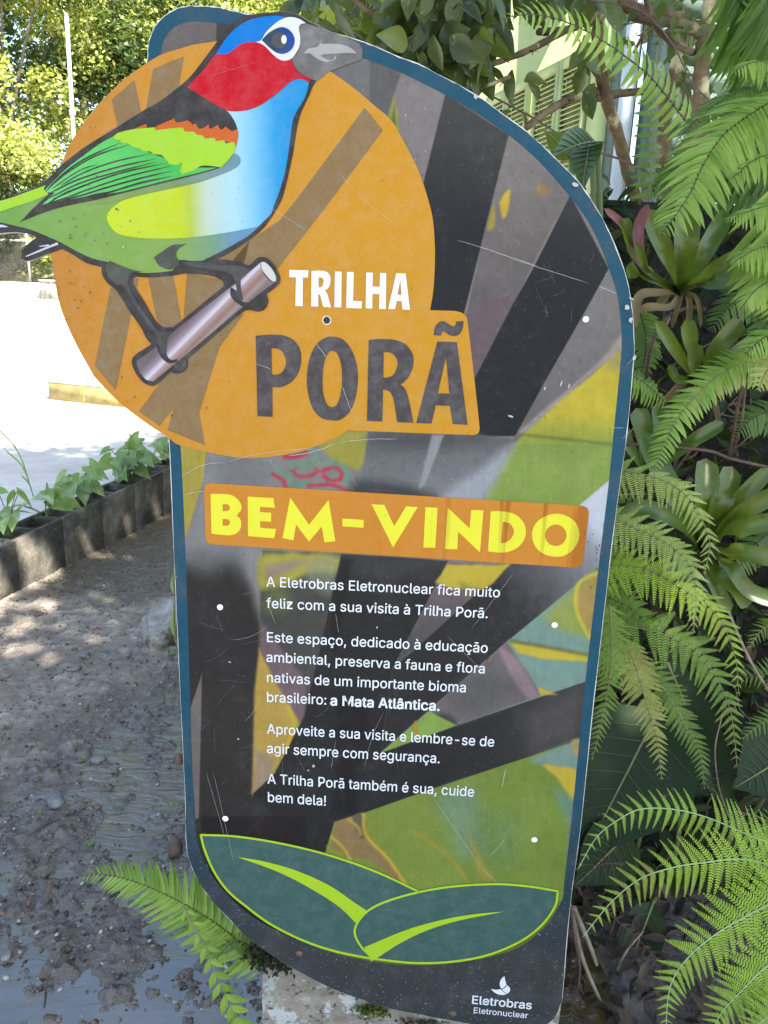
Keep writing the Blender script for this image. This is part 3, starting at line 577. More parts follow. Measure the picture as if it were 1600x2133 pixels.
# ---- paragraph text from stored letter outlines (thousandths of an em)
GLY = {" ":[188,[]],"!":[196,[[67,160,63,509,132,509,128,160],[98,-4,81,-1,66,9,56,24,52,41,56,58,66,73,81,83,98,86,116,83,130,73,140,58,143,41,140,24,130,9,116,-1]]],",":[188,[[38,-119,68,71,137,71,84,-119]]],"-":[453,[[337,244,337,188,114,188,114,244]]],".":[188,[[95,-4,78,-1,63,9,53,24,50,41,53,59,63,73,78,83,95,87,113,83,128,73,138,59,141,41,138,24,128,9,113,-1]]],":":[188,[[95,-4,78,-1,63,9,53,24,50,41,53,59,63,73,78,83,95,87,113,83,128,73,138,59,141,41,138,24,128,9,113,-1],[95,271,78,274,63,284,53,299,50,316,53,334,63,349,78,359,95,362,113,359,128,349,138,334,141,316,138,299,128,284,113,274]]],"A":[480,[[16,0,201,509,276,509,463,0,395,0,287,302,276,334,264,372,250,420,232,478,245,478,228,419,213,371,201,333,191,302,85,0],[110,142,110,199,370,199,370,142]]],"E":[419,[[60,0,60,509,372,509,372,452,125,452,125,286,355,286,355,229,125,229,125,57,375,57,375,0]]],"M":[628,[[60,0,60,509,152,509,277,187,287,159,299,123,311,84,322,49,307,49,318,83,330,121,342,158,352,187,476,509,568,509,568,0,504,0,504,291,504,327,505,369,506,413,507,457,513,457,498,409,482,363,467,322,456,291,342,0,286,0,170,291,159,321,145,361,129,408,112,457,119,457,120,416,121,372,122,328,122,291,122,0]]],"P":[445,[[60,0,60,509,235,509,289,503,332,487,366,462,390,430,404,391,409,348,404,304,390,265,366,233,332,207,289,191,235,186,109,186,109,242,233,242,269,246,297,256,318,272,333,294,342,319,344,348,342,376,333,402,318,423,297,439,268,449,232,452,125,452,125,0]]],"T":[449,[[32,452,32,509,417,509,417,452,257,452,257,0,193,0,193,452]]],"a":[389,[[160,-9,126,-5,94,5,68,22,48,45,35,73,30,108,34,138,43,161,58,179,78,193,125,211,178,220,209,224,234,227,265,235,273,243,276,255,276,257,267,297,240,322,220,329,196,331,149,322,118,301,100,274,41,291,57,322,79,346,104,364,133,375,194,384,239,379,286,360,306,343,322,320,333,290,337,251,337,0,277,0,277,52,272,52,252,25,215,1,190,-6],[170,45,202,49,228,59,248,74,263,93,272,115,276,138,276,190,259,182,231,176,200,171,175,168,134,159,103,139,95,124,92,105,102,72,130,52]]],"b":[424,[[229,-8,198,-5,172,4,138,31,118,59,112,59,112,0,53,0,53,509,114,509,114,319,118,319,137,346,171,373,197,381,229,384,274,378,313,361,345,332,370,293,385,245,390,189,385,133,370,84,346,45,313,16,274,-2],[220,47,253,51,279,66,301,88,316,117,325,151,328,189,325,227,316,261,301,290,280,311,253,325,220,330,188,325,161,312,140,291,125,263,116,229,113,189,116,150,125,115,140,86,162,65,188,51]]],"c":[396,[[207,-8,159,-2,117,16,82,46,56,85,40,133,34,187,40,243,56,291,82,330,117,360,159,378,207,384,260,377,305,356,340,322,362,277,303,262,290,289,270,311,242,325,207,330,173,325,145,310,124,287,108,258,99,224,96,187,99,151,108,117,124,89,145,66,173,51,207,46,243,52,271,66,292,89,304,117,363,102,341,56,306,21,261,-1]]],"d":[424,[[195,-8,151,-2,111,16,79,45,55,84,39,133,34,189,39,245,55,293,79,332,112,361,151,378,196,384,228,381,253,373,287,346,306,319,311,319,311,509,372,509,372,0,313,0,313,59,307,59,287,31,252,4,227,-5],[205,47,236,51,263,65,284,86,299,115,309,150,312,189,309,229,300,263,284,291,263,312,237,325,205,330,172,325,145,311,124,290,108,261,99,227,96,189,99,151,109,117,124,88,145,66,172,51]]],"e":[404,[[212,-8,161,-2,117,16,82,46,56,85,40,132,34,187,39,242,55,290,81,329,115,359,157,378,205,384,266,374,294,361,319,341,341,315,357,282,368,242,371,194,371,169,75,169,75,221,338,221,310,202,307,237,298,269,283,294,263,314,237,326,205,330,173,326,146,313,125,294,109,270,99,241,96,211,96,178,100,139,110,106,128,80,151,61,179,50,212,46,254,53,285,73,306,105,365,91,353,63,335,39,311,19,283,4,249,-5]]],"f":[254,[[228,379,228,327,6,327,6,379],[81,0,81,432,84,461,96,486,113,505,135,519,187,530,222,527,243,521,227,468,215,472,195,474,171,470,154,460,145,443,142,419,142,0]]],"g":[425,[[207,-151,168,-148,134,-140,105,-127,82,-110,51,-69,101,-41,122,-66,154,-88,178,-95,207,-97,249,-92,282,-75,304,-47,311,-6,311,68,306,68,287,41,252,16,227,8,195,5,152,10,113,27,80,53,55,90,39,136,34,191,39,246,55,293,80,332,112,361,152,378,196,384,228,382,253,373,288,346,308,319,313,319,313,379,372,379,372,-9,367,-54,350,-90,324,-117,291,-136,251,-147],[205,59,237,63,264,75,285,95,300,121,309,154,312,193,309,231,300,264,285,291,264,312,237,325,205,330,172,325,145,312,124,290,109,262,99,229,96,193,99,155,109,123,124,96,145,76,172,63]]],"h":[410,[[114,227,114,0,53,0,53,509,114,509,114,287,102,287,124,332,152,362,187,379,227,384,264,380,295,369,321,349,341,321,353,285,357,240,357,0,296,0,296,235,290,275,273,304,246,323,210,329,184,326,161,317,141,303,126,283,117,257]]],"i":[167,[[53,0,53,379,114,379,114,0],[84,443,67,446,54,455,44,468,41,483,44,499,54,512,67,521,84,524,100,521,114,512,123,499,126,483,123,468,114,455,100,446]]],"l":[189,[[139,-2,101,3,74,20,58,47,53,84,53,509,114,509,114,99,115,77,120,62,130,54,146,52,160,53,170,54,181,3,162,-1]]],"m":[610,[[53,0,53,379,112,379,112,295,108,295,118,323,132,346,172,376,219,386,257,380,287,361,309,331,321,295,312,295,322,321,337,343,381,375,407,383,437,386,468,383,497,372,522,354,541,328,553,296,557,255,557,0,496,0,496,254,490,289,473,313,447,326,419,330,395,328,374,320,345,290,335,247,335,0,274,0,274,260,269,288,253,311,229,326,199,330,158,320,140,307,126,289,117,266,114,238,114,0]]],"n":[410,[[114,227,114,0,53,0,53,379,112,379,112,287,102,287,124,332,152,362,187,379,227,384,264,380,295,369,321,349,341,321,353,285,357,240,357,0,296,0,296,235,290,275,273,304,246,323,210,329,184,326,161,317,141,303,126,283,117,257]]],"o":[415,[[207,-8,159,-2,117,16,82,46,56,85,40,133,34,187,40,243,56,291,82,330,117,360,159,378,207,384,256,378,299,360,333,330,359,291,376,243,381,187,376,133,359,85,333,46,299,16,256,-2],[207,46,242,51,270,66,292,89,307,117,316,151,319,187,316,224,307,258,292,287,270,310,242,325,207,330,173,325,145,310,124,287,108,258,99,224,96,187,99,151,108,117,124,89,145,66,173,51]]],"p":[424,[[53,-143,53,379,112,379,112,319,118,319,137,346,171,373,197,381,229,384,274,378,313,361,345,332,370,293,385,245,390,189,385,133,370,84,346,45,313,16,274,-2,229,-8,198,-5,173,4,138,31,118,59,114,59,114,-143],[220,47,253,51,279,66,301,88,316,117,325,151,328,189,325,227,316,261,301,290,280,311,253,325,220,330,188,325,161,312,140,291,125,263,116,229,113,189,116,150,125,115,140,86,162,65,188,51]]],"r":[259,[[53,0,53,379,112,379,112,321,115,321,130,347,152,367,181,380,213,385,229,384,243,384,243,322,230,324,207,326,182,323,159,315,140,301,126,284,117,262,114,237,114,0]]],"s":[365,[[182,-8,145,-5,112,3,84,18,62,38,45,63,36,94,94,107,105,79,124,60,150,49,181,45,217,50,244,62,262,81,268,103,265,121,254,136,237,147,212,155,149,170,104,186,72,208,53,237,47,274,51,305,65,332,87,354,115,370,149,381,187,384,223,381,254,372,279,358,299,339,324,290,268,277,258,298,243,316,219,328,187,333,156,329,131,317,114,299,109,277,112,258,124,243,144,232,172,223,229,209,275,194,306,171,325,142,331,107,326,75,312,47,290,24,260,6,223,-5]]],"t":[227,[[204,379,204,327,6,327,6,379],[65,471,126,471,126,98,128,76,136,61,150,53,170,50,185,51,202,54,213,2,192,-3,168,-4,125,2,92,21,72,52,65,93]]],"u":[410,[[182,-5,146,-1,115,11,89,31,69,59,57,95,53,139,53,379,114,379,114,144,119,105,137,75,164,56,200,50,226,53,249,62,268,77,283,97,293,122,296,153,296,379,357,379,357,0,298,0,298,92,307,92,286,47,257,17,222,0]]],"v":[389,[[163,0,17,379,84,379,165,155,187,87,206,21,184,21,203,87,224,155,305,379,371,379,226,0]]],"z":[380,[[42,0,42,46,254,320,254,323,48,323,48,379,333,379,333,331,126,60,126,56,339,56,339,0]]],"à":[389,[[160,-9,126,-5,94,5,68,22,48,45,35,73,30,108,34,138,43,161,58,179,78,193,125,211,178,220,209,224,234,227,265,235,273,243,276,255,276,257,267,297,240,322,220,329,196,331,149,322,118,301,100,274,41,291,57,322,79,346,104,364,133,375,194,384,239,379,286,360,306,343,322,320,333,290,337,251,337,0,277,0,277,52,272,52,252,25,215,1,190,-6],[170,45,202,49,228,59,248,74,263,93,272,115,276,138,276,190,259,182,231,176,200,171,175,168,134,159,103,139,95,124,92,105,102,72,130,52],[165,429,99,529,168,529,215,429]]],"â":[389,[[160,-9,126,-5,94,5,68,22,48,45,35,73,30,108,34,138,43,161,58,179,78,193,125,211,178,220,209,224,234,227,265,235,273,243,276,255,276,257,267,297,240,322,220,329,196,331,149,322,118,301,100,274,41,291,57,322,79,346,104,364,133,375,194,384,239,379,286,360,306,343,322,320,333,290,337,251,337,0,277,0,277,52,272,52,252,25,215,1,190,-6],[170,45,202,49,228,59,248,74,263,93,272,115,276,138,276,190,259,182,231,176,200,171,175,168,134,159,103,139,95,124,92,105,102,72,130,52],[140,435,80,435,80,438,160,529,218,529,299,438,299,435,238,435,189,495]]],"ã":[389,[[160,-9,126,-5,94,5,68,22,48,45,35,73,30,108,34,138,43,161,58,179,78,193,125,211,178,220,209,224,234,227,265,235,273,243,276,255,276,257,267,297,240,322,220,329,196,331,149,322,118,301,100,274,41,291,57,322,79,346,104,364,133,375,194,384,239,379,286,360,306,343,322,320,333,290,337,251,337,0,277,0,277,52,272,52,252,25,215,1,190,-6],[170,45,202,49,228,59,248,74,263,93,272,115,276,138,276,190,259,182,231,176,200,171,175,168,134,159,103,139,95,124,92,105,102,72,130,52],[234,446,209,450,186,460,166,470,151,475,138,466,133,448,90,448,94,476,104,498,121,513,145,518,170,514,191,504,210,494,227,490,240,496,247,517,288,517,284,488,273,466,256,451]]],"ç":[396,[[207,-8,159,-2,117,16,82,46,56,85,40,133,34,187,40,243,56,291,82,330,117,360,159,378,207,384,260,377,305,356,340,322,362,277,303,262,290,289,270,311,242,325,207,330,173,325,145,310,124,287,108,258,99,224,96,187,99,151,108,117,124,89,145,66,173,51,207,46,243,52,271,66,292,89,304,117,363,102,341,56,306,21,261,-1],[169,-143,169,-107,210,-107,226,-106,236,-102,243,-84,236,-67,226,-63,210,-62,182,-62,192,16,224,16,224,0,224,-29,253,-34,273,-44,285,-61,289,-85,284,-111,270,-129,245,-139,210,-143]]],"é":[404,[[212,-8,161,-2,117,16,82,46,56,85,40,132,34,187,39,242,55,290,81,329,115,359,157,378,205,384,266,374,294,361,319,341,341,315,357,282,368,242,371,194,371,169,75,169,75,221,338,221,310,202,307,237,298,269,283,294,263,314,237,326,205,330,173,326,146,313,125,294,109,270,99,241,96,211,96,178,100,139,110,106,128,80,151,61,179,50,212,46,254,53,285,73,306,105,365,91,353,63,335,39,311,19,283,4,249,-5],[177,429,225,529,293,529,227,429]]]}
CAPH = float(max(GLY['E'][1][0][1::2]))
def text(name, rows, lay, mat, cap, par=None, bold=0.0):
    """rows: (string, left baseline photo px, right end photo px)"""
    ps = []
    for s, a, b in rows:
        A, B = suv([a])[0], suv([b])[0]
        a2 = np.array(a, float); hgt = suv([a2-(0, cap)])[0, 1]-A[1]
        x = 0; gl = []
        for ch in s:
            adv, ol = GLY[ch]
            for o in ol: gl.append((x, np.array(o, float).reshape(-1, 2)))
            x += adv
        mn = min((q[:, 0]+x0).min() for x0, q in gl); mx = max((q[:, 0]+x0).max() for x0, q in gl)
        sx = (B[0]-A[0])/(mx-mn); sy = hgt/CAPH
        for x0, q in gl:
            if bold:
                d = np.roll(q, -1, 0)-np.roll(q, 1, 0); L = np.linalg.norm(d, axis=1, keepdims=True)+1e-6
                q = q+np.stack([-d[:, 1], d[:, 0]], 1)/L*bold
            u = (q[:, 0]+x0-mn)*sx
            ps.append(np.stack([A[0]+u, A[1]+(B[1]-A[1])*u/(B[0]-A[0])+q[:, 1]*sy], 1))
    return fill(name, ps, lay, mat, par, uv=True)
def zz(z, *p): x0, y0, s = ZO[z]; return [(x0+a/s, y0+b/s) for a, b in p]
BS = 1
for st, a, b in (("A Eletrobras Eletronuclear fica muito", *zz('K', (48, 125), (1540, 195))), ("feliz com a sua visita à Trilha Porã.", *zz('K', (48, 262), (1462, 328))),
                 ("Este espaço, dedicado à educação", *zz('K', (52, 480), (1462, 550))), ("ambiental, preserva a fauna e flora", *zz('K', (48, 607), (1443, 682))), ("nativas de um importante bioma", *zz('K', (52, 738), (1322, 803))), ("brasileiro:", *zz('K', (52, 863), (430, 882))),
                 ("Aproveite a sua visita e lembre-se de", *zz('J', (52, 113), (1503, 197))), ("agir sempre com segurança.", *zz('J', (52, 237), (1155, 303))), ("A Trilha Porã também é sua, cuide", *zz('J', (55, 433), (1375, 517))), ("bem dela!", *zz('J', (58, 550), (427, 575)))):
    text('text_line', [(st, a, b)], 7, i_wh, 20.5, bold=BS*6)
text('text_line', [("a Mata Atlântica.", *zz('K', (458, 885), (1153, 921)))], 7, i_wh, 20.5, bold=BS*19)['label'] = 'bold words of the third paragraph'
logo = letters('company_mark', 'G', ['805,85! 762,120 735,180 738,240 760,274! 805,248 836,214! 820,170 812,120', '602,277! 680,290 748,281! 790,322 838,355! 780,370 700,355 640,320', '845,219! 885,260 887,310 846,352! 800,318 766,283! 822,254'], 7, i_wh)
text('company_name', [("Eletrobras", *zz('G', (315, 500), (1210, 586)))], 7, i_wh, 16.8, logo, bold=BS*15)
text('company_name', [("Eletronuclear", *zz('G', (340, 640), (1157, 722)))], 7, i_wh, 11.7, logo, bold=BS*8)

# ---- leaf emblem at the bottom
LEAF = path('F', '140,155! 260,160 400,180 560,215 700,258 820,305 950,365! 1080,345 1230,337 1350,345 1461,363! 1450,420 1400,490 1320,550 1200,600 1060,625 920,628 778,613! 640,585 520,545 400,485 310,420 240,360 190,290 155,210')
leafe = fill('leaf_emblem', [LEAF], 7, ink('leaf_teal_print', (68, 100, 93), .09))
i_lime = ink('lime_line_print', (178, 214, 44), .05)
L1 = path('F', '140,155! 260,160 400,180 560,215 700,258 820,305 948,366!', closed=False); L2 = path('F', '778,614! 640,586 520,546 400,486 310,421 240,361 190,291 155,211 140,153!', closed=False)
L3 = path('F', '778,612! 735,570 710,520 720,480 760,435 830,400 950,366 1080,345 1230,337 1350,345 1461,363! 1450,420 1400,490 1320,550 1200,600 1060,625 920,628 778,613!', closed=False)
stroke_mesh('leaf_outline', [(L1, 2.1), (L2, 2.3), (L3, 2.2)], 9, i_lime, leafe)
fill('leaf_vein', [path('F', '275,237! 380,255 500,290 620,345 700,400 757,438! 718,486! 650,420 540,350 420,290')], 8, i_lime, leafe)
fill('leaf_vein', [path('F', '1263,438! 1150,448 1040,467 900,506 745,570! 771,622! 800,605 870,560 960,515 1080,475')], 10, i_lime, leafe)

# ---- fixings, scratches, droppings
def disc3(name, c, r, lay, mat, par=None, dome=0.0012):
    cu, cz = suv([c])[0]; mb = MB(); V = [[cu, -0.0003*lay-dome, cz]]; n = 20
    rr = abs(suv([(c[0]+r, c[1])])[0, 0]-cu)
    for k_, (f, d) in enumerate(((.6, dome*.8), (1, 0))):
        for j in range(n):
            a = 2*math.pi*j/n; V.append([cu+rr*f*math.cos(a), -0.0003*lay-d, cz+rr*f*math.sin(a)])
    T = [[0, 1+(j+1) % n, 1+j] for j in range(n)]; Q = [[1+j, 1+(j+1) % n, 1+n+(j+1) % n, 1+n+j] for j in range(n)]
    mb.add(V, Q, T); return mb.build(name, mat, par or sign, smooth=True, world=False)
m_white = pmat('white_plastic', [(0, (0.78, 0.78, 0.77)), (1, (0.84, 0.84, 0.83))], 40, 0.4, 0)
for c in ((1220, 665), (459, 1264), (1155, 1301), (470, 1704), (1113, 1748)): disc3('fixing_cap', c, 6.4, 7, m_white)
m_rust = pmat('rusty_steel', [(0.3, (0.05, 0.03, 0.02)), (0.7, (0.22, 0.12, 0.07))], 300, 0.7, 0.5, 0.001, spec=.4)
m_hole = pmat('dark_recess', [(0, (0.012, 0.01, 0.009)), (1, (0.03, 0.025, 0.02))], 200, 0.8, 0)
for c, r in (((1020, 1376), 7.5), ((624, 1985), 7), ((944, 2110), 7)): disc3('screw', c, r, 7, m_rust, dome=.0018)
hr = disc3('chipped_rim', (681, 667), 9.5, 7, pmat('chipped_paint', [(0.3, (0.4, 0.36, 0.3)), (0.7, (0.66, 0.62, 0.56))], 250, .7, 0), dome=.0002); disc3('screw_hole', (681, 667), 7.2, 8, m_hole, hr, dome=.0002)
def scr():
    out = []; r = np.random.default_rng(12)
    def ln(x0, y0, x1, y1, w_=.45, bow=0.0):
        w_ *= .42
        t = np.linspace(0, 1, 14); dx, dy = x1-x0, y1-y0
        P = np.stack([x0+dx*t-dy*bow*4*t*(1-t), y0+dy*t+dx*bow*4*t*(1-t)], 1); P += r.normal(0, .25, P.shape)
        out.append((P, w_*np.clip(np.minimum(t, 1-t)*8, .15, 1)))
    for a in ((1000, 515, 1120, 555, .9), (1060, 538, 1225, 590, .7), (950, 500, 1030, 524, .6), (1245, 596, 1284, 612, 1.0), (380, 992, 470, 963, .8, -.1), (470, 963, 680, 935, .6, -.05), (384, 1030, 430, 1022, .7, -.05),
              (600, 948, 700, 922, 1.0, .05), (700, 922, 830, 914, .7, -.03), (536, 757, 566, 768, .7), (660, 715, 682, 745, .9), (712, 800, 735, 862, .8), (735, 862, 780, 905, .4), (1295, 912, 1320, 890, .6), (1275, 890, 1298, 890, .7), (1304, 760, 1320, 742, .5),
              (1045, 1636, 1053, 1597, 1.1), (1020, 1780, 1054, 1741, .6), (900, 1655, 1000, 1800, .5), (1000, 1800, 1040, 1840, .4), (430, 1600, 470, 1740, .4), (445, 1600, 490, 1800, .35), (700, 1540, 690, 1600, .4), (800, 1480, 760, 1600, .35, .05),
              (980, 1310, 1070, 1190, .4), (930, 1320, 1010, 1400, .35), (560, 1258, 575, 1297, .5), (700, 1275, 706, 1316, .45), (480, 1330, 560, 1300, .4, .1), (510, 1500, 545, 1440, .4, .1), (560, 430, 640, 480, .4), (700, 350, 830, 470, .35, .05), (440, 160, 540, 130, .18)): ln(*a)
    for i in range(110):
        cx, cy = r.choice([(900, 1750, 190, 120), (1130, 560, 110, 120), (470, 1400, 70, 260), (760, 1450, 200, 150), (210, 720, 70, 110), (850, 980, 120, 40), (740, 350, 100, 130), (620, 760, 260, 90), (700, 1850, 260, 90)])[:2], 0
        (x, y) = cx; L = r.uniform(14, 70); an = r.choice([r.normal(1.15, .35), r.normal(-.6, .5), r.normal(.35, .4)])
        b_ = [s for s in [(900, 1750, 190, 120), (1130, 560, 110, 120), (470, 1400, 60, 240), (760, 1450, 190, 150), (210, 720, 60, 90), (850, 980, 120, 40), (740, 350, 90, 120), (620, 760, 230, 90), (700, 1850, 230, 70)] if s[:2] == (x, y)][0]
        x, y = x+r.uniform(-1, 1)*b_[2], y+r.uniform(-1, 1)*b_[3]
        ln(x, y, x+L*math.cos(an), y+L*math.sin(an), r.uniform(.07, .17), r.normal(0, .05))
    return out
m_scr = pmat('scratched_laminate', [(0.3, (0.34, 0.33, 0.32)), (0.7, (0.5, 0.49, 0.47))], 300, 0.6, 0)
sq_ = stroke_mesh('scratches', scr(), 18, m_scr); sq_['label'] = 'pale scratches'; sq_['kind'] = 'stuff'
dr = []
for (x, y, a, b) in ((652, 1600, 5, 6), (654, 1592, 3, 3), (643, 1601, 2, 1.5), (1168, 798, 1.5, 6), (1184, 803, 1.5, 5), (1134, 808, 1.5, 4), (1063, 866, 6, 2), (480, 1376, 3, 1.3), (786, 1304, 1.3, 3), (498, 1536, 2.5, 1.5), (260, 514, 1.2, 4), (845, 242, 1.5, 1.5)): dr.append(ellipse((x, y), a, b, 12, .3))
for x, y, a, b in ((1313, 622, 6, 2), (1304, 640, 5, 5), (1312, 666, 4, 5), (1197, 386, 7, 4), (990, 203, 4, 5), (1320, 745, 3, 6)): dr.append(ellipse((x, y), a, b, 9, .5)+np.random.default_rng(int(x)).normal(0, .8, (9, 2)))
fill('droppings', dr, 19, ink('dropping', (196, 196, 192), .1)).__setitem__('kind', 'stuff')
r5 = np.random.default_rng(4); sp = []
for x, y, sx_, sy_, n_ in ((165, 600, 40, 90, 26), (170, 440, 130, 70, 26), (1240, 1120, 18, 60, 16), (330, 800, 120, 60, 10), (200, 300, 60, 60, 10)):
    for i in range(n_):
        a, b = x+r5.normal(0, sx_*.6), y+r5.normal(0, sy_*.6); q = r5.uniform(.7, 2.0); sp.append(ellipse((a, b), q, q*r5.uniform(.8, 1.5), 8))
i_sp = pmat('mould_speck', [(0, (0.06, 0.035, 0.02)), (1, (0.13, 0.07, 0.035))], 90, .8, 0)
fill('mould_specks', sp, 20, i_sp)['kind'] = 'stuff'
# posts behind the board
m_post = pmat('weathered_timber', [(0.3, (0.09, 0.075, 0.06)), (0.7, (0.2, 0.17, 0.13))], 20, .85, .5, .004)
for u in (-0.04, 0.12):
    MB().box((u, 0.100, .62), (0.028, 0.03, .68)).box((u, .038, .5), (.02, .0315, .03)).box((u, .038, 1.1), (.02, .0315, .03)).build('post', m_post, sign, world=False)
# ------------------------------------------------------------------ foliage makers
def frames(D, Nh):
    """rows x along D, z near Nh, y across"""
    D = D/(np.linalg.norm(D, axis=1, keepdims=True)+1e-9)
    Y = np.cross(Nh, D); Y /= np.linalg.norm(Y, axis=1, keepdims=True)+1e-9
    return np.stack([D, Y, np.cross(D, Y)], 1)
def stamp(mb, V, Q, T, pos, fr, scale):
    """many copies of a small template gathered into one mesh"""
    V = np.asarray(V, float); N = len(pos); scale = np.asarray(scale, float)
    if scale.ndim == 1: scale = np.repeat(scale[:, None], 3, 1)
    W = (V[None]*scale[:, None, :])@fr+np.asarray(pos)[:, None, :]
    off = (np.arange(N)*len(V))[:, None, None]
    mb.add(W.reshape(-1, 3), (np.asarray(Q)[None]+off).reshape(-1, 4) if len(Q) else (), (np.asarray(T)[None]+off).reshape(-1, 3) if len(T) else ())
def leaf_tpl(prof, droop=0.15, fold=0.12, n=None, wav=0.0, curl=0.0):
    """unit leaf along x: profile of half widths, centre vein lower than the edges"""
    n = len(prof); x = np.linspace(0, 1, n); V = []
    for i, w_ in enumerate(prof):
        z = -droop*x[i]**2; e = wav*math.sin(i*2.4)
        V += [(x[i], -w_, z+fold*w_*2+e), (x[i], 0, z), (x[i], w_, z+fold*w_*2-e)]
    Q = []
    for i in range(n-1):
        a = 3*i; Q += [(a, a+1, a+4, a+3), (a+1, a+2, a+5, a+4)]
    return np.array(V), np.array(Q), ()
T_OV = leaf_tpl([.02, .20, .30, .31, .24, .13, .01])
T_LANCE = leaf_tpl([.03, .11, .15, .14, .10, .05, .005], .22, .25)
T_PIN = leaf_tpl([.10, .115, .11, .10, .085, .055, .01], .28, .22, wav=.018)
T_QUAD = (np.array([(0, 0, 0), (.45, -.30, .05), (1, 0, -.12), (.45, .30, .05)]), np.array([(0, 1, 2, 3)]), ())
def pinna_tpl(n=14):
    """a feather of small leaflets (one pinna of a twice-divided frond), unit length along x"""
    V, T = [], []
    for i in range(n):
        t = (i+.4)/n; L = .150*(1-t)**.8*min(1, .7+t*3)+.012; h = .33/n
        zz_ = -.16*t*t
        for s in (-1, 1):
            b = len(V); sl = .24*L+.25/n
            V += [(t-h, 0, zz_), (t+h, 0, zz_), (t+h+sl*.55, s*L*.62, zz_+L*.10), (t+sl+h*.15, s*L, zz_-.02*L), (t-h*.9+sl*.45, s*L*.62, zz_+L*.10)]
            T += [(b, b+1, b+2), (b, b+2, b+4), (b+4, b+2, b+3)] if s < 0 else [(b, b+2, b+1), (b, b+4, b+2), (b+4, b+3, b+2)]
    b = len(V); V += [(0, -.016, .004), (0, .016, .004), (1.0, 0, -.16)]; T.append((b, b+1, b+2))
    return np.array(V), (), np.array(T)
T_FEA = pinna_tpl()
def spine(pts):
    """pts: (px, py, depth) marks on the photo -> a smooth 3D curve"""
    return crom(np.array([at(*p) for p in pts]), 14)
def frond(P, L, n, tpl, mat, stem, parent, N=(0, -.6, .8), prof=None, ang=68, droop=0.0, name='frond', miss=0.0, jit=.06, thick=.0022, wid=1.0, t0=0.0, seed=0, sides=(-1, 1)):
    r = np.random.default_rng(seed+int(1e4*abs(P[0][0])))
    seg = np.linalg.norm(np.diff(P, axis=0), axis=1); s = np.concatenate([[0], np.cumsum(seg)]); s /= s[-1]
    mb = MB(); tt = t0+(1-t0)*(np.arange(n)+.5)/n
    prof = prof or (lambda t: np.minimum(1, .55+t*3)*np.clip(1-t**2.6, 0, 1)**.8+.03)
    pos = np.stack([np.interp(tt, s, P[:, k]) for k in range(3)], 1)
    q2 = np.stack([np.interp(np.minimum(tt+.02, 1), s, P[:, k]) for k in range(3)], 1); q1 = np.stack([np.interp(np.maximum(tt-.02, 0), s, P[:, k]) for k in range(3)], 1)
    Tn = q2-q1; Tn /= np.linalg.norm(Tn, axis=1, keepdims=True)+1e-9
    Nh = np.asarray(N, float); S = np.cross(Tn, Nh[None]); S /= np.linalg.norm(S, axis=1, keepdims=True)+1e-9
    NN = np.cross(S, Tn)
    for sd_ in sides:
        a = np.radians(ang+r.normal(0, 4, n)-16*tt)
        D = sd_*S*np.sin(a)[:, None]+Tn*np.cos(a)[:, None]+NN*r.normal(0, jit, (n, 1)); D[:, 2] -= droop*(.6+.8*r.random(n))
        keep = r.random(n) >= miss; Ls = L*prof(tt)*(1+r.normal(0, .05, n))
        fr = frames(D, NN+r.normal(0, jit, (n, 3)))
        sc = np.stack([Ls, Ls*wid if wid > 0 else np.full(n, -wid*L), Ls], 1)
        stamp(mb, *tpl, (pos+Tn*(r.normal(0, .12, n)*(P.shape[0] > 0)*L*.05)[:, None])[keep], fr[keep], sc[keep])
    o = mb.build(name, mat, parent, smooth=False)
    if stem is not None:
        MB().tube(P, np.linspace(thick, thick*.35, len(P)), 5).build('midrib', stem, o)
    return o
def strap(mb, P, W, N, fold=.25, n=None, tipround=True, keel=0.0):
    """a strap leaf (bromeliad): P curve, W max half width"""
    m_ = len(P); s = np.linspace(0, 1, m_)
    T = np.gradient(P, axis=0); T /= np.linalg.norm(T, axis=1, keepdims=True)+1e-9
    S = np.cross(T, np.asarray(N, float)[None]); S /= np.linalg.norm(S, axis=1, keepdims=True)+1e-9; NN = np.cross(S, T)
    w_ = W*np.interp(s, [0, .12, .5, .8, .93, .98, 1], [.75, .7, .95, 1, .86, .5, .04])
    V = []
    for k, f in ((-1, fold), (-.5, fold*.25), (0, 0), (.5, fold*.25), (1, fold)):
        V.append(P+S*(w_*k)[:, None]+NN*(w_*f)[:, None])
    V = np.stack(V, 1).reshape(-1, 3)
    Q = [(i*5+j, i*5+j+1, (i+1)*5+j+1, (i+1)*5+j) for i in range(m_-1) for j in range(4)]
    mb.add(V, Q); return mb
def cloud(mb, C, size, r, tpl=T_QUAD, up=.35, out=None, flat=1.0):
    """leaves at points C with mixed headings"""
    n = len(C); D = r.normal(0, 1, (n, 3)); D[:, 2] = D[:, 2]*.5-.35
    Nn = r.normal(0, 1, (n, 3)); Nn[:, 2] = np.abs(Nn[:, 2])+up
    if out is not None: Nn += out
    stamp(mb, *tpl, C, frames(D, Nn), size*r.uniform(.6, 1.25, n))

# ------------------------------------------------------------------ ground, mud, stream, road
m_far = pmat('rough_verge', [(0.3, (0.06, 0.07, 0.025)), (0.6, (0.10, 0.11, 0.04)), (0.8, (0.16, 0.13, 0.08))], 1.2, .95, .4)
g = MB().add([(-400, -200, -.62), (400, -200, -.62), (400, 700, -.62), (-400, 700, -.62)], [(0, 1, 2, 3)]).build('ground', m_far); tag(g, kind='structure')

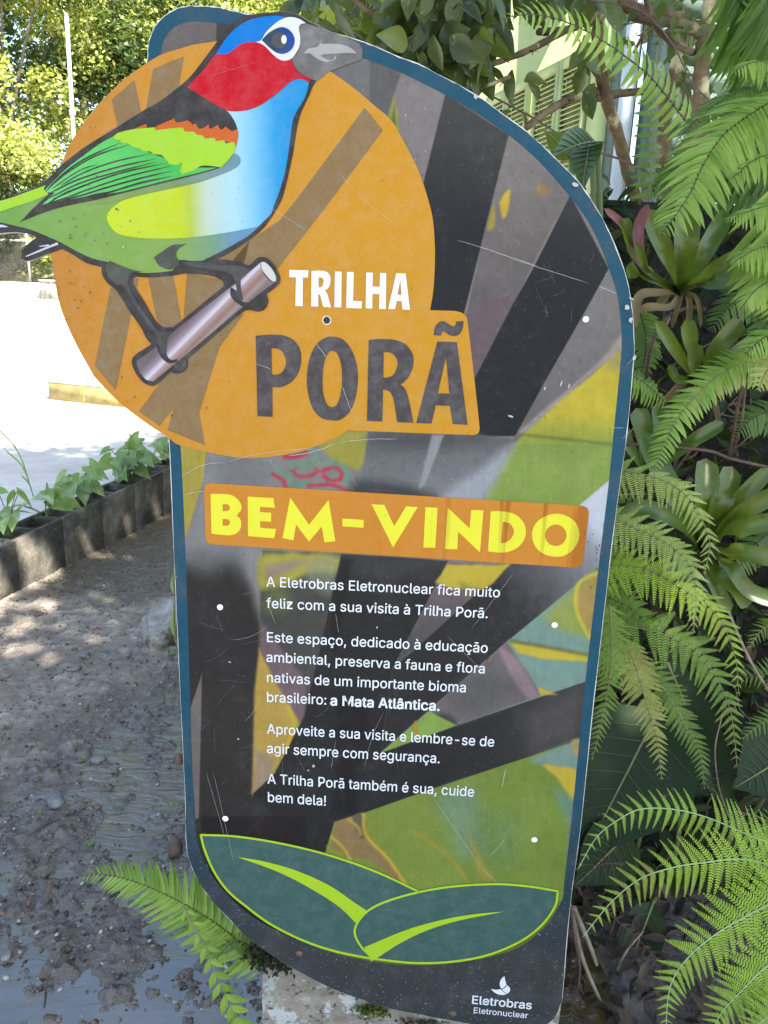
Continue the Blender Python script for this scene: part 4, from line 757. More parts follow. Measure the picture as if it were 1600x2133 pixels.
PL_A, PL_B = gz(0, 1143, .28)[:2], gz(352, 977, .28)[:2]          # top front edge of the planter kerb
PL_D = (PL_B-PL_A)/np.linalg.norm(PL_B-PL_A); PL_N = np.array([-PL_D[1], PL_D[0]])   # towards the road
S1, S2 = gz(372, 1455)[:2], gz(0, 1672)[:2]; SD = (S1-S2)/np.linalg.norm(S1-S2); SN = np.array([-SD[1], SD[0]])
def mud_h(x, y):
    s = (x-S2[0])*SN[0]+(y-S2[1])*SN[1]                            # + on the dry side
    wob = vnoise(x, y, 31, 4, 2.2)*.10
    n2, n3, n4 = vnoise(x, y, 32, 5, 9), vnoise(x, y, 33, 3, 34), vnoise(x, y, 34, 3, 44)
    dry = np.clip((s+wob*1.2)*.045, -.0045, .016)
    n5 = vnoise(x, y, 36, 3, 24)
    wetz = np.clip(1-s*4, .35, 1)
    h = dry+.007*n2+.0045*n3+(.0035*n4+.038*np.clip(n5-.05, 0, 1)*np.clip(n2*2+1.0, 0, 1)+.018*np.clip(n4-.2, 0, 1))*wetz-.001
    for (px, py, rr, hh) in ((130, 1735, .10, .012), (95, 1800, .13, .008), (110, 1880, .12, .004), (285, 2010, .09, .007), (330, 1760, .03, .004), (30, 1640, .2, .01), (245, 1960, .08, .008), (180, 1950, .14, .004)):
        c = gz(px, py); h = h+hh*np.exp(-(((x-c[0])**2+(y-c[1])**2)/(rr*rr)))
    d = (x-PL_A[0])*PL_N[0]+(y-PL_A[1])*PL_N[1]
    h = h-.06*np.clip((y-3.4)/1.3, 0, 1)+.02*np.exp(-np.clip(-d, 0, 9)/.08)
    return h
def grid(x0, x1, y0, y1, st):
    X, Y = np.meshgrid(np.arange(x0, x1, st), np.arange(y0, y1, st)); nz_, nx_ = X.shape
    i = np.arange(nx_*nz_).reshape(nz_, nx_)
    return X.ravel(), Y.ravel(), np.stack([i[:-1, :-1].ravel(), i[:-1, 1:].ravel(), i[1:, 1:].ravel(), i[1:, :-1].ravel()], 1)
def mud_mat():
    mt, t, p, _ = newmat('wet_mud'); co = coord(t)
    sx = t.nodes.new('ShaderNodeSeparateXYZ'); t.links.new(co, sx.inputs[0])
    c = ramp(t, noise(t, 26, 8, .68), [(.28, (.21, .178, .138)), (.5, (.39, .335, .27)), (.72, (.55, .49, .41))])
    c = mixrgb(t, c, (.60, .57, .52, 1), mrange(t, noise(t, 170, 4, .7), .58, .68, 0, .8))
    c = mixrgb(t, c, (.06, .05, .04, 1), mrange(t, noise(t, 95, 4, .6), .60, .72, 0, .6))
    wm = t.nodes.new('ShaderNodeMath'); wm.operation = 'MULTIPLY'; t.links.new(mrange(t, sx.outputs[2], .006, .026), wm.inputs[0])
    ws = t.nodes.new('ShaderNodeVectorMath'); ws.operation = 'DOT_PRODUCT'; ws.inputs[1].default_value = (float(SN[0]), float(SN[1]), 0); t.links.new(co, ws.inputs[0])
    s0 = float(S2@SN); t.links.new(mrange(t, ws.outputs['Value'], s0-.12, s0+.22), wm.inputs[1]); wet = wm.outputs[0]
    c = mixrgb(t, mixrgb(t, c, (.22, .185, .15, 1), 1.0, 'MULTIPLY'), c, wet)
    t.links.new(c, p.inputs['Base Color']); t.links.new(mrange(t, wet, 0, 1, .24, .88), p.inputs['Roughness']); t.links.new(mrange(t, wet, 0, 1, 1.0, .25), p.inputs['Specular IOR Level']); t.links.new(mrange(t, wet, 0, 1, 1.75, 1.45), p.inputs['IOR'])
    bump(t, p, noise(t, 120, 8, .7), 1.0, .009); return mt
m_mud = mud_mat()
X, Y, Fq = grid(-2.9, .62, .75, 5.6, .0062)
keep = ((X-PL_A[0])*PL_N[0]+(Y-PL_A[1])*PL_N[1]) < .05
H_ = mud_h(X, Y); Fq = Fq[keep[Fq].all(1)]
used = np.unique(Fq); rm = np.full(len(X), -1); rm[used] = np.arange(len(used))
g = link('mud_path', npmesh('mud_path', np.stack([X, Y, H_], 1)[used], rm[Fq], True), m_mud); tag(g, kind='structure')
X, Y, Fq = grid(-9, 6, -9, 9, .3)
d = (X-PL_A[0])*PL_N[0]+(Y-PL_A[1])*PL_N[1]; Z = np.where((X > -2.7) & (X < .5) & (Y > .9) & (Y < 5.4), -.12, -.004+.02*vnoise(X, Y, 5, 3, .7)); Z = np.where(d > -.35, -.14, Z)
g = link('dirt_yard', npmesh('dirt_yard', np.stack([X, Y, Z], 1), Fq, True), m_mud); tag(g, kind='structure')
def water_mat():
    mt, t, p, _ = newmat('muddy_water')
    c = ramp(t, noise(t, 3, 4), [(.3, (.035, .027, .012)), (.7, (.12, .095, .04))])
    t.links.new(c, p.inputs['Base Color']); p.inputs['Roughness'].default_value = .04; p.inputs['IOR'].default_value = 2.5; p.inputs['Specular IOR Level'].default_value = .5
    mp = t.nodes.new('ShaderNodeMapping'); mp.inputs['Rotation'].default_value = (0, 0, R(-38)); mp.inputs['Scale'].default_value = (.5, 1.3, 1); t.links.new(coord(t), mp.inputs['Vector'])
    sx = t.nodes.new('ShaderNodeSeparateXYZ'); t.links.new(coord(t), sx.inputs[0])
    st_ = mrange(t, sx.outputs[1], 1.4, 2.0, .14, .85)
    b = bump(t, p, noise(t, 17, 6, .62, mp.outputs[0], 1.0), .3, .026); t.links.new(st_, b.inputs['Strength']); return mt
X, Y, Fq = grid(-2.8, .6, .78, 3.2, .05)
ww = ((X-S2[0])*SN[0]+(Y-S2[1])*SN[1]); Fq = Fq[(ww < .34)[Fq].all(1)]; used = np.unique(Fq); rm = np.full(len(X), -1); rm[used] = np.arange(len(used))
g = link('puddle_water', npmesh('puddle_water', np.stack([X, Y, np.full(len(X), .0012)], 1)[used], rm[Fq], True), water_mat()); tag(g, kind='structure')

# road: pale concrete, flat by the planter and then climbing
def road_z(y): return .11+np.clip(y-6.5, 0, None)*.083
m_road = pmat('pale_concrete', [(.3, (.40, .38, .35)), (.55, (.50, .48, .45)), (.8, (.58, .56, .52))], 5, .9, .25, .004, extra=[(1.1, .5, .75, (.36, .34, .31, 1))])
X, Y, Fq = grid(-34, 8, 1.5, 28.5, .25)
d = (X-PL_A[0])*PL_N[0]+(Y-PL_A[1])*PL_N[1]; ok = (d > -.12) & (X < 1.2); sh = np.where(ok & (d < .188), .188-d, 0); X = X+PL_N[0]*sh; Y = Y+PL_N[1]*sh
Fq = Fq[ok[Fq].all(1)]; used = np.unique(Fq); rm = np.full(len(X), -1); rm[used] = np.arange(len(used))
g = link('road', npmesh('road', np.stack([X, Y, road_z(Y)+.01*vnoise(X, Y, 8, 3, .4)], 1)[used], rm[Fq], True), m_road); tag(g, kind='structure')
X, Y, Fq = grid(-45, 20, 21.6, 60, 1.0)
g = link('grass_bank', npmesh('grass_bank', np.stack([X, Y, road_z(Y)+.06+.25*vnoise(X, Y, 9, 3, .3)*np.clip((Y-23)/3, 0, 1)], 1), Fq, True), pmat('leafy_verge_soil', [(.3, (.05, .045, .025)), (.55, (.09, .10, .035)), (.8, (.2, .17, .12))], 2.5, .95, .5)); tag(g, kind='structure')
X, Y, Fq = grid(-22, 22, -34, -3.4, .5)
g = link('added_bounce_ground', npmesh('added_bounce_ground', np.stack([X, Y, .03+.01*vnoise(X, Y, 8, 3, .4)], 1), Fq, True), m_road); tag(g, kind='structure')  # unseen pale ground, added behind the camera to bounce sunlight onto the sign

# ------------------------------------------------------------------ planter kerb of hollow blocks
pl = empty('planter_kerb', (PL_A[0], PL_A[1], 0), 'low mossy kerb of hollow concrete blocks, planted with arrowhead plants beside the road', 'planter')
m_blk = pmat('mossy_concrete', [(.25, (.045, .039, .03)), (.5, (.11, .098, .078)), (.75, (.23, .21, .175))], 9, .95, .9, .008, detail=10, bscale=70, extra=[(3.5, .48, .66, (.028, .03, .016, 1)), (45, .60, .70, (.22, .21, .18, 1)), (120, .62, .70, (.015, .013, .01, 1))])
m_soil = pmat('potting_soil', [(.3, (.02, .015, .011)), (.7, (.07, .055, .04))], 40, .95, .8, .01)
A3 = np.array([[PL_D[0], PL_D[1], 0], [PL_N[0], PL_N[1], 0], [0, 0, 1.0]]); O3 = np.array([PL_A[0], PL_A[1], 0.0])
def plp(a, b, z): return O3+A3[0]*a+A3[1]*b+A3[2]*z
PITCH_B = .40
for i in range(-5, 8):
    a0 = i*PITCH_B+.12; r_ = np.random.default_rng(50+i); mb = MB(); top = .28+r_.uniform(-.003, .003); dd = r_.uniform(-.0025, .0025)
    L_, Wd = PITCH_B-.0012, .19; wl = .030
    mb.box(plp(a0+L_/2, wl/2+dd, top/2-.12), (L_/2, wl/2, top/2+.12), A3); mb.box(plp(a0+L_/2, Wd-wl/2+dd, top/2-.12), (L_/2, wl/2, top/2+.12), A3)
    for aa in (wl/2, L_/2, L_-wl/2): mb.box(plp(a0+aa, Wd/2+dd, top/2-.122), (wl/2, Wd/2-wl, top/2+.12), A3)
    o = mb.build('block', m_blk, pl)
    MB().box(plp(a0+L_/2, Wd/2+dd, top-.02-r_.uniform(0, .03)-.1), (L_/2-.006, Wd/2-wl-.001, .1), A3).build('soil', m_soil, o)
# ------------------------------------------------------------------ stones and litter on the mud
def rock(name, c, size, mat, label, seed, grp=None, sub=3, cat='stone', sink=.3):
    r = np.random.default_rng(seed)
    import bmesh
    bm = bmesh.new(); bmesh.ops.create_icosphere(bm, subdivisions=sub, radius=1.0)
    V = np.array([v.co[:] for v in bm.verts]); Fc = np.array([[v.index for v in f.verts] for f in bm.faces]); bm.free()
    for _ in range(9):                               # knock flats off it
        n = r.normal(0, 1, 3); n /= np.linalg.norm(n); d = r.uniform(.55, .85); k = V@n; V = V-np.clip(k-d, 0, None)[:, None]*n*.9
    V = V*(1+(.10 if sub < 3 else .16)*vnoise(V[:, 0]+V[:, 2]*2, V[:, 1]+V[:, 2], seed, 5, 2.6))[:, None]
    a = r.uniform(0, 6.28); Rz = np.array([[math.cos(a), -math.sin(a), 0], [math.sin(a), math.cos(a), 0], [0, 0, 1]])
    V = (V*np.asarray(size))@Rz.T
    me = npmesh(name, V, Fc, sub > 2)
    o = link(name, me, mat); o.location = (float(c[0]), float(c[1]), float(c[2])+size[2]*(1-2*sink)*.75)
    return tag(o, label, cat, grp)
m_rock = pmat('lichened_rock', [(.25, (.10, .09, .065)), (.5, (.32, .30, .255)), (.75, (.60, .58, .51))], 9, .9, .8, .02, bscale=25, extra=[(4, .52, .62, (.09, .085, .05, 1))])
m_rk2 = pmat('brown_stone', [(.3, (.05, .036, .024)), (.7, (.16, .115, .075))], 25, .6, .7, .008)
m_rk3 = pmat('grey_stone', [(.3, (.09, .085, .08)), (.7, (.26, .25, .235))], 30, .8, .6, .006)
m_rk4 = pmat('reddish_stone', [(.3, (.10, .055, .04)), (.7, (.22, .13, .09))], 30, .5, .5, .006)
rock('boulder', gz(362, 1325), (.21, .15, .125), m_rock, 'grey lichened boulder half hidden behind the left edge of the board', 3, cat='boulder', sub=5)
def gm(px, py): q = gz(px, py); return (q[0], q[1], max(-.004, float(mud_h(np.array([q[0]]), np.array([q[1]]))[0])))
rock('stone', gm(365, 1775), (.034, .026, .04), m_rk2, 'jagged brown stone standing in the puddle by the board', 5, sub=2)
rock('stone', gm(328, 1698), (.038, .022, .014), m_rk3, 'flat dark stone lying in the stream below the boulder', 6, sub=2)
rock('stone', gm(118, 1670), (.05, .03, .02), m_rk3, 'pale grey stone at the muddy edge of the stream', 7, sub=2)
rock('stone', gm(202, 1683), (.018, .013, .009), m_rk4, 'small reddish stone in the water beside the pale stone', 8, sub=2)
rock('stone', gm(178, 1374), (.026, .014, .02), m_rk3, 'upright pale stone alone on the dry mud', 9, sub=2)
rock('stone', gm(155, 1402), (.034, .02, .012), m_rk3, 'flat grey stone on the dry mud', 10, sub=2)
rock('stone', gm(82, 1287), (.030, .018, .014), m_rk4, 'rounded tan stone near the foot of the kerb', 11, sub=2)
rock('stone', gm(205, 1585), (.032, .022, .018), m_rk3, 'dark stone breaking the stream current', 12, sub=2)
rock('stone', gm(6, 1903), (.016, .012, .01), m_rk4, 'red brown stone at the left edge of the photo', 13, sub=2)
rock('stone', gm(16, 1999), (.018, .013, .01), m_rk3, 'dark rounded stone in the shallow water, lower left', 14, sub=2)
rock('stone', gm(141, 1981), (.012, .01, .007), m_rk2, 'small brown pebble stone beside a mud crack', 15, sub=2)
rock('stone', gm(104, 2120), (.018, .014, .009), m_rk2, 'wet brown stone at the bottom of the photo', 16, sub=2)
rock('stone', gm(372, 1588), (.02, .016, .03), m_rk4, 'dark reddish stone half behind the left edge of the board', 17, sub=2)
# gravel that nobody could count
def gravel():
    r = np.random.default_rng(77); N = 46000
    Y = .95+4.0*r.random(N)**1.9; X = r.uniform(-2.7, .5, N)
    h = mud_h(X, Y); s = (X-S2[0])*SN[0]+(Y-S2[1])*SN[1]; d = (X-PL_A[0])*PL_N[0]+(Y-PL_A[1])*PL_N[1]
    cl = vnoise(X, Y, 41, 3, 3.0)
    ok = (d < 0) & (h > -.02) & ((cl > -.3) | (r.random(N) < .45)); X, Y, h, s = X[ok], Y[ok], h[ok], s[ok]; n = len(X)
    ico = np.array([(0, 0, .8), (.9, 0, .2), (.3, .85, .25), (-.75, .5, .2), (-.7, -.55, .25), (.28, -.9, .2), (0, 0, -.6)])
    T = [(0, 1, 2), (0, 2, 3), (0, 3, 4), (0, 4, 5), (0, 5, 1), (6, 2, 1), (6, 3, 2), (6, 4, 3), (6, 5, 4), (6, 1, 5)]
    mb = MB(); sz = (.0015+.0062*r.random(n)**5)*np.where(Y < 2.2, 1.25, 1)
    Nn = r.normal(0, .35, (n, 3)); Nn[:, 2] = 1; D = r.normal(0, 1, (n, 3)); D[:, 2] *= .2
    stamp(mb, ico, (), T, np.stack([X, Y, h+sz*.25], 1), frames(D, Nn), np.stack([sz*r.uniform(.8, 1.5, n), sz*r.uniform(.7, 1.1, n), sz*r.uniform(.6, 1, n)], 1))
    mt, t, p, _ = newmat('mixed_pebbles'); geo = t.nodes.new('ShaderNodeNewGeometry')
    c = ramp(t, geo.outputs['Random Per Island'], [(0, (.03, .025, .02)), (.3, (.07, .055, .042)), (.5, (.14, .115, .09)), (.7, (.15, .09, .055)), (.82, (.24, .21, .175)), (1, (.42, .39, .35))])
    t.links.new(c, p.inputs['Base Color']); p.inputs['Roughness'].default_value = .45; p.inputs['Specular IOR Level'].default_value = .4
    o = mb.build('gravel', mt, smooth=True); tag(o, 'loose gravel and grit strewn over the mud', 'gravel', kind='stuff')
gravel()
m_twig = pmat('wet_twig', [(.3, (.03, .022, .015)), (.7, (.10, .08, .06))], 40, .7, .3)
def twig(pts, rad, label, mat=m_twig, name='twig', lift=.006):
    P = [np.array(gm(*p))+np.array([0, 0, lift]) for p in pts]
    o = MB().tube(crom(np.array(P), 6), np.linspace(rad, rad*.4, (len(pts)-1)*6+1), 5).build(name, mat); return tag(o, label, 'twig')
twig([(62, 1746), (110, 1722), (176, 1687)], .0025, 'thin dark twig lying across the mud bar')
twig([(92, 2100), (100, 2050), (128, 2012), (150, 1960), (170, 1935)], .002, 'crooked twig along the crack in the wet mud')
twig([(267, 1955), (272, 1940), (290, 1925)], .0015, 'short curled twig beside the mud bar near the fern')
m_gl = leafmat('fallen_green_leaf', [(.2, (.10, .17, .05)), (.8, (.2, .28, .08))]); m_dl = leafmat('fallen_dry_leaf', [(.2, (.06, .04, .022)), (.8, (.2, .14, .08))], trans=.1, tcol=(.3, .2, .1))
def fallen(px, py, L, mat, label, a, tpl=T_OV):
    mb = MB(); fr = frames(np.array([[math.cos(a), math.sin(a), .08]]), np.array([[.1, -.15, 1.0]])); stamp(mb, *tpl, [np.array(gm(px, py))+[0, 0, .008]], fr, [L])
    tag(mb.build('fallen_leaf', mat), label, 'leaf')
fallen(187, 1770, .035, m_gl, 'bright green leaf on the wet mud above the fern', 1.9); fallen(85, 1712, .04, m_gl, 'pale green leaf beside the thin twig', 2.2, T_LANCE); fallen(80, 2037, .045, m_dl, 'large dark leaf flat in the shallow water', .3)
fallen(350, 1372, .04, m_gl, 'yellow green leaf on dry mud under the boulder', .2); fallen(85, 1830, .04, m_dl, 'dark curled dead leaf on the mud bar', .7, T_LANCE); fallen(102, 1850, .05, m_dl, 'brown dead leaf pointing down the mud', -1.2, T_LANCE); fallen(115, 1842, .022, m_dl, 'tiny dark leaf just right of the brown leaf', -.9)
fallen(165, 1590, .03, m_gl, 'small green leaf floating at the edge of the stream', 1.0)

# ------------------------------------------------------------------ concrete footing with lichen and moss
ft_c = np.array([.085, 1.345]); q = suv([(536, 1990)])[0]; fx0 = S_O[0]+q[0]*S_X[0]; ftop = .205
foot = empty('concrete_footing', (fx0+.25, 1.34, 0), 'lichen spotted concrete footing block behind the lower edge of the board', 'footing')
m_con = pmat('lichened_concrete', [(.25, (.13, .11, .08)), (.5, (.25, .22, .175)), (.75, (.36, .325, .265))], 18, .92, .9, .006, detail=10, bscale=120, extra=[(14, .57, .60, (.46, .46, .44, 1)), (22, .60, .63, (.33, .40, .35, 1)), (60, .58, .66, (.06, .05, .035, 1)), (140, .64, .68, (.5, .48, .43, 1))])
X, Z = np.meshgrid(np.linspace(0, .62, 90), np.linspace(-.25, ftop, 70)); jj = .0025*vnoise(X*10, Z*10, 61, 4, 3)
mb = MB(); idx = np.arange(X.size).reshape(X.shape); Qf = np.stack([idx[:-1, :-1].ravel(), idx[:-1, 1:].ravel(), idx[1:, 1:].ravel(), idx[1:, :-1].ravel()], 1)
yf = 1.262+jj; mb.add(np.stack([fx0+X+.002*vnoise(Z*40, X*0, 62, 3), yf, Z], -1).reshape(-1, 3), Qf)
top = np.stack([fx0+X, np.full_like(X, 0)+1.262+(Z+.25)*.5, np.full_like(X, ftop)+.5*jj], -1).reshape(-1, 3); mb.add(top, Qf)
mb.box((fx0+.312, 1.38, ftop/2-.127), (.31, .115, ftop/2+.12))
mb.build('block_face', m_con, foot)
m_moss = leafmat('moss', [(.2, (.05, .075, .012)), (.8, (.17, .20, .035))], .9, .2, (.3, .35, .05), 60); m_dmoss = leafmat('dark_moss', [(.2, (.012, .012, .008)), (.8, (.05, .05, .022))], .9, .1)
def moss(c, ext, n, mat, par, L=.012, seed=1, name='moss'):
    r = np.random.default_rng(seed); P = np.asarray(c)+r.normal(0, 1, (n, 3))*np.asarray(ext); mb = MB()
    D = r.normal(0, .6, (n, 3)); D[:, 1] -= .7; D[:, 2] += .35; stamp(mb, *T_QUAD, P, frames(D, r.normal(0, 1, (n, 3))), L*r.uniform(.5, 1.2, n)); o = mb.build(name, mat, par); o['kind'] = 'stuff'; return o
for px, py, ex, n, mm, L in ((555, 1990, (.018, .012, .008), 420, m_dmoss, .014), (585, 2012, (.014, .008, .004), 160, m_dmoss, .010), (775, 2098, (.018, .008, .007), 520, m_moss, .010), (880, 2128, (.02, .006, .004), 200, m_dmoss, .009)):
    p_ = at(px, py, 1.262); moss(p_, ex, n, mm, foot, L, px)

# ------------------------------------------------------------------ arrowhead plants in the planter
def arrow_tpl():
    pr = [(-.28, .26), (-.12, .34), (.05, .36), (.25, .33), (.5, .24), (.75, .12), (1.0, .005)]
    V = []; Q = []
    for x, w_ in pr:
        z = -.22*max(x, 0)**2; V += [(x, -w_, z+.10*w_*2), (max(x, -.02) if x < 0 else x, 0, z), (x, w_, z+.10*w_*2)]
    for i in range(len(pr)-1): a = 3*i; Q += [(a, a+1, a+4, a+3), (a+1, a+2, a+5, a+4)]
    return np.array(V), np.array(Q), ()
T_ARR = arrow_tpl()
m_arr = leafmat('arrowhead_leaf', [(.15, (.07, .14, .035)), (.5, (.13, .23, .06)), (.8, (.24, .34, .13)), (1, (.33, .42, .2))], .4, .35, (.4, .6, .1), 25, extra=[(14, .52, .68, (.36, .45, .27, 1))])
m_stk = leafmat('green_stalk', [(.2, (.06, .10, .03)), (.8, (.14, .17, .06))], .5, .1)
PLANTS = [(30, 1085, 5, .15, 'arrowhead plant at the near left end of the planter kerb'), (115, 1045, 6, .17, 'low arrowhead plant with spreading leaves, second from the near end of the kerb'), (90, 1050, 4, .20, 'arrowhead plant with pale veined leaves behind the second one'),
          (185, 1005, 8, .22, 'tall bushy arrowhead plant in the middle of the kerb'), (160, 1000, 5, .17, 'arrowhead plant with a yellowish tall leaf beside the bushy one'), (255, 985, 6, .22, 'arrowhead plant with upright leaves near the far end of the kerb'), (235, 1000, 4, .14, 'small arrowhead plant leaning over the front of the kerb'), (295, 960, 4, .14, 'last arrowhead plant, beside the edge of the board'), (-40, 1120, 6, .2, 'arrowhead plant at the left edge of the photo')]
for i, (px, py, n, hgt, lb) in enumerate(PLANTS):
    b = gz(px, py, .25); k = (b[:2]-PL_A)@PL_D; base = plp(k, .095, .24); r = np.random.default_rng(900+i)
    root = empty('arrowhead_plant', base, lb, 'plant', 'arrowhead plants in the kerb')
    for j in range(n+3):
        a = r.uniform(0, 6.28); rr = r.uniform(.03, .13); hh = hgt*r.uniform(.6, 1.35); tip = base+np.array([math.cos(a)*rr, math.sin(a)*rr-.03, hh])
        P = crom(np.array([base+[r.normal(0, .015), r.normal(0, .015), 0], base+[math.cos(a)*rr*.3, math.sin(a)*rr*.3, hh*.6], tip]), 6)
        st = MB().tube(P, .0022, 5).build('stalk', m_stk, root)
        mb = MB(); D = np.array([[math.cos(a+r.normal(0, .6)), math.sin(a+r.normal(0, .6))-.5, r.uniform(-.9, .3)]]); stamp(mb, *T_ARR, [tip], frames(D, np.array([[r.normal(0, .5), -.5+r.normal(0, .5), .8]])), [r.uniform(.075, .145)])
        mb.build('leaf', m_arr, root, smooth=True)
def grass_tuft(px, py, z, pts, lb):
    b = gz(px, py, z); root = empty('grass_tuft', b, lb, 'plant')
    for (dx, dy, h) in pts:
        P = crom(np.array([b, b+[dx*.3, dy*.3, h*.6], b+[dx, dy, h]]), 6); mb = MB(); strap(mb, P, .005, (0, -1, .2), .3); mb.build('blade', m_arr, root)
grass_tuft(70, 1035, .26, [(-.16, 0, .3), (-.26, .05, .46), (-.05, -.03, .14)], 'tall grass stalk rising from the planter at the left')
grass_tuft(110, 1222, -.01, [(.04, 0, .05), (.07, .02, .03), (-.02, 0, .04)], 'tiny grass sprout at the foot of the kerb')

# ------------------------------------------------------------------ far side of the road
m_pipe = pmat('galvanised_pole', [(.3, (.42, .43, .45)), (.7, (.58, .59, .6))], 8, .4, .05, metal=.3)
def slope_pt(px, py, y0=12):
    d = ray(px, py)
    for _ in range(40):
        q = CAM+d*(y0/d[1]); e = q[2]-road_z(q[1]); y0 = y0+(e/ (0.083-d[2]/d[1]) if abs(0.083-d[2]/d[1]) > 1e-4 else 0)
        y0 = min(max(y0, 6.5), 28)
    return CAM+d*(y0/d[1])
p0 = at(164, 450, 20.0); zt = at(165, 32, 20.0)[2]; zb = road_z(20.0)-.2
pole = empty('metal_pole', (p0[0], 20, zb), 'thin pale metal pole standing before the trees across the road', 'pole')
MB().tube([(p0[0]-.02, 20, zb), (p0[0]+.03, 20, zt)], .045, 10).build('shaft', m_pipe, pole)
MB().tube([(p0[0]+.02, 20, at(165, 235, 20)[2]-.06), (p0[0]+.02, 20, at(165, 235, 20)[2]+.06)], .075, 10).build('collar', m_pipe, pole); MB().tube([(p0[0]+.03, 20, zt), (p0[0]+.03, 20, zt+.04)], [.06, .03], 10).build('cap', m_pipe, pole)
# yellow kerb block
m_yel = pmat('worn_shaded_yellow_paint', [(.3, (.14, .10, .03)), (.5, (.26, .20, .06)), (.75, (.32, .26, .11))], 9, .85, .3, .004, extra=[(14, .55, .7, (.2, .17, .12, 1))]); m_ctop = pmat('bare_concrete', [(.3, (.4, .38, .35)), (.7, (.55, .53, .5))], 10, .9, .2)  # yellow side is darkened, its shade put into the paint colour
c0, c1 = slope_pt(102, 832), slope_pt(330, 856); dv = c1-c0; Lk = float(np.linalg.norm(dv)); dv /= Lk; nv = np.array([-dv[1], dv[0], 0]); nv /= np.linalg.norm(nv); uvv = np.cross(dv, nv)
kb = empty('kerb_block', c0, 'worn yellow painted kerb block with a white top on the road', 'kerb')
MB().box(c0+dv*Lk/2+nv*.4+uvv*.095, (Lk/2, .4, .095), [dv, nv, uvv]).build('painted_side', m_yel, kb); MB().box(c0+dv*Lk/2+nv*.4+uvv*.20, (Lk/2+.006, .404, .010), [dv, nv, uvv]).build('top_slab', m_ctop, kb)
grass_tuft(175, 838, float(c0[2])+.0, [(.03, 0, .2), (.15, 0, .16)], 'thin grass blades growing against the yellow kerb block'); grass_tuft(195, 838, float(c0[2]), [(-.02, 0, .22), (.02, 0, .16)], 'second grass tuft by the yellow kerb block, to the right')
mb = MB(); b_ = slope_pt(212, 800); bol = empty('bollard', b_, 'short dark bollard on the road, nearly hidden by the orange disc', 'bollard')
MB().tube([b_+[0, 0, -.1], b_+[0, 0, .2]], .07, 12).build('shaft', m_rk2, bol); MB().tube([b_+[0, 0, .2], b_+[0, 0, .24]], [.075, .03], 12).build('cap', m_rk2, bol)
# far concrete blocks at the verge
b1 = slope_pt(88, 624); bk = empty('barrier_block', b1, 'grey concrete block at the far edge of the road', 'block'); MB().box(b1+[.35, .4, .2], (.36, .4, .22)).build('body', m_rock, bk); MB().box(b1+[.35, .4, .435], (.39, .43, .02)).build('coping', m_ctop, bk)
b2 = slope_pt(-60, 600); kk = empty('verge_kerb', b2, 'long pale kerb along the leafy verge below the fence', 'kerb')
for i in range(9): MB().box((b1[0]-.1-.5-i*1.0, b1[1]+.35, road_z(b1[1]+.35)+.13), (.494, .12, .22)).build('kerbstone', m_ctop, kk)
# chain link fence
FY = 22.6; fz = road_z(FY)+.1; fx = [at(x, 560, FY)[0] for x in (-170, -60, 61, 190, 320)]
fn = empty('chain_link_fence', (fx[0], FY, fz), 'chain link fence with thin pale posts below the trees', 'fence')
htop = at(40, 448, FY)[2]-fz
for x in fx: MB().tube([(x, FY, fz-.3), (x, FY, fz+htop)], .035, 8).build('post', m_pipe, fn)
for i in range(4): MB().tube([(fx[i], FY+.01, fz+htop*.62), (fx[i+1], FY+.01, fz+htop*.62)], .03, 6).build('rail', m_pipe, fn)
mb = MB(); st = .085
for x in np.arange(fx[0]-htop, fx[-1], st):
    for s in (1, -1):
        xa, xb = (x, x+htop) if s > 0 else (x+htop, x); za, zb_ = 0, htop
        lo, hi = fx[0], fx[-1]
        P = []
        for (xx, z_) in ((xa, za), (xb, zb_)):
            xc = min(max(xx, lo), hi); P.append((xc, FY+.02*s, fz+(z_ if xx == xc else za+(zb_-za)*(xc-xa)/(xb-xa))))
        if abs(P[0][0]-P[1][0]) > .05:
            a, b = np.array(P[0]), np.array(P[1]); w_ = .0035; n_ = np.array([(b-a)[2], 0, -(b-a)[0]]); n_ = n_/np.linalg.norm(n_)*w_
            mb.add([a-n_, a+n_, b+n_, b-n_], [(0, 1, 2, 3)])
mb.build('wire_mesh', pmat('rusty_wire', [(.3, (.09, .08, .07)), (.7, (.2, .18, .15))], 3, .7, 0), fn)

# ------------------------------------------------------------------ trees beyond the road
m_bark = pmat('grey_bark', [(.3, (.05, .042, .032)), (.7, (.16, .14, .11))], 6, .9, .8, .03)
m_can1 = leafmat('sunlit_leaf', [(.1, (.10, .15, .025)), (.35, (.26, .31, .06)), (.6, (.46, .48, .14)), (1, (.66, .63, .33))], .28, .4, (.45, .55, .06), 1.2)  # sun highlights lifted into the leaf colours
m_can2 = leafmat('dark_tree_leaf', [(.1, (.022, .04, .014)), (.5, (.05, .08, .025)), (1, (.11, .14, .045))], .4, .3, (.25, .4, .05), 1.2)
m_can4 = leafmat('painted_shade_shrub_leaf', [(.1, (.010, .018, .007)), (.5, (.022, .036, .012)), (1, (.06, .08, .025))], .4, .2, (.15, .25, .04), 1.2)  # shade under the tree crowns put into the leaf colour
m_can3 = leafmat('canopy_leaf', [(.1, (.03, .06, .015)), (.6, (.07, .12, .03)), (1, (.12, .17, .05))], .4, .3, (.25, .42, .05), 1.2)
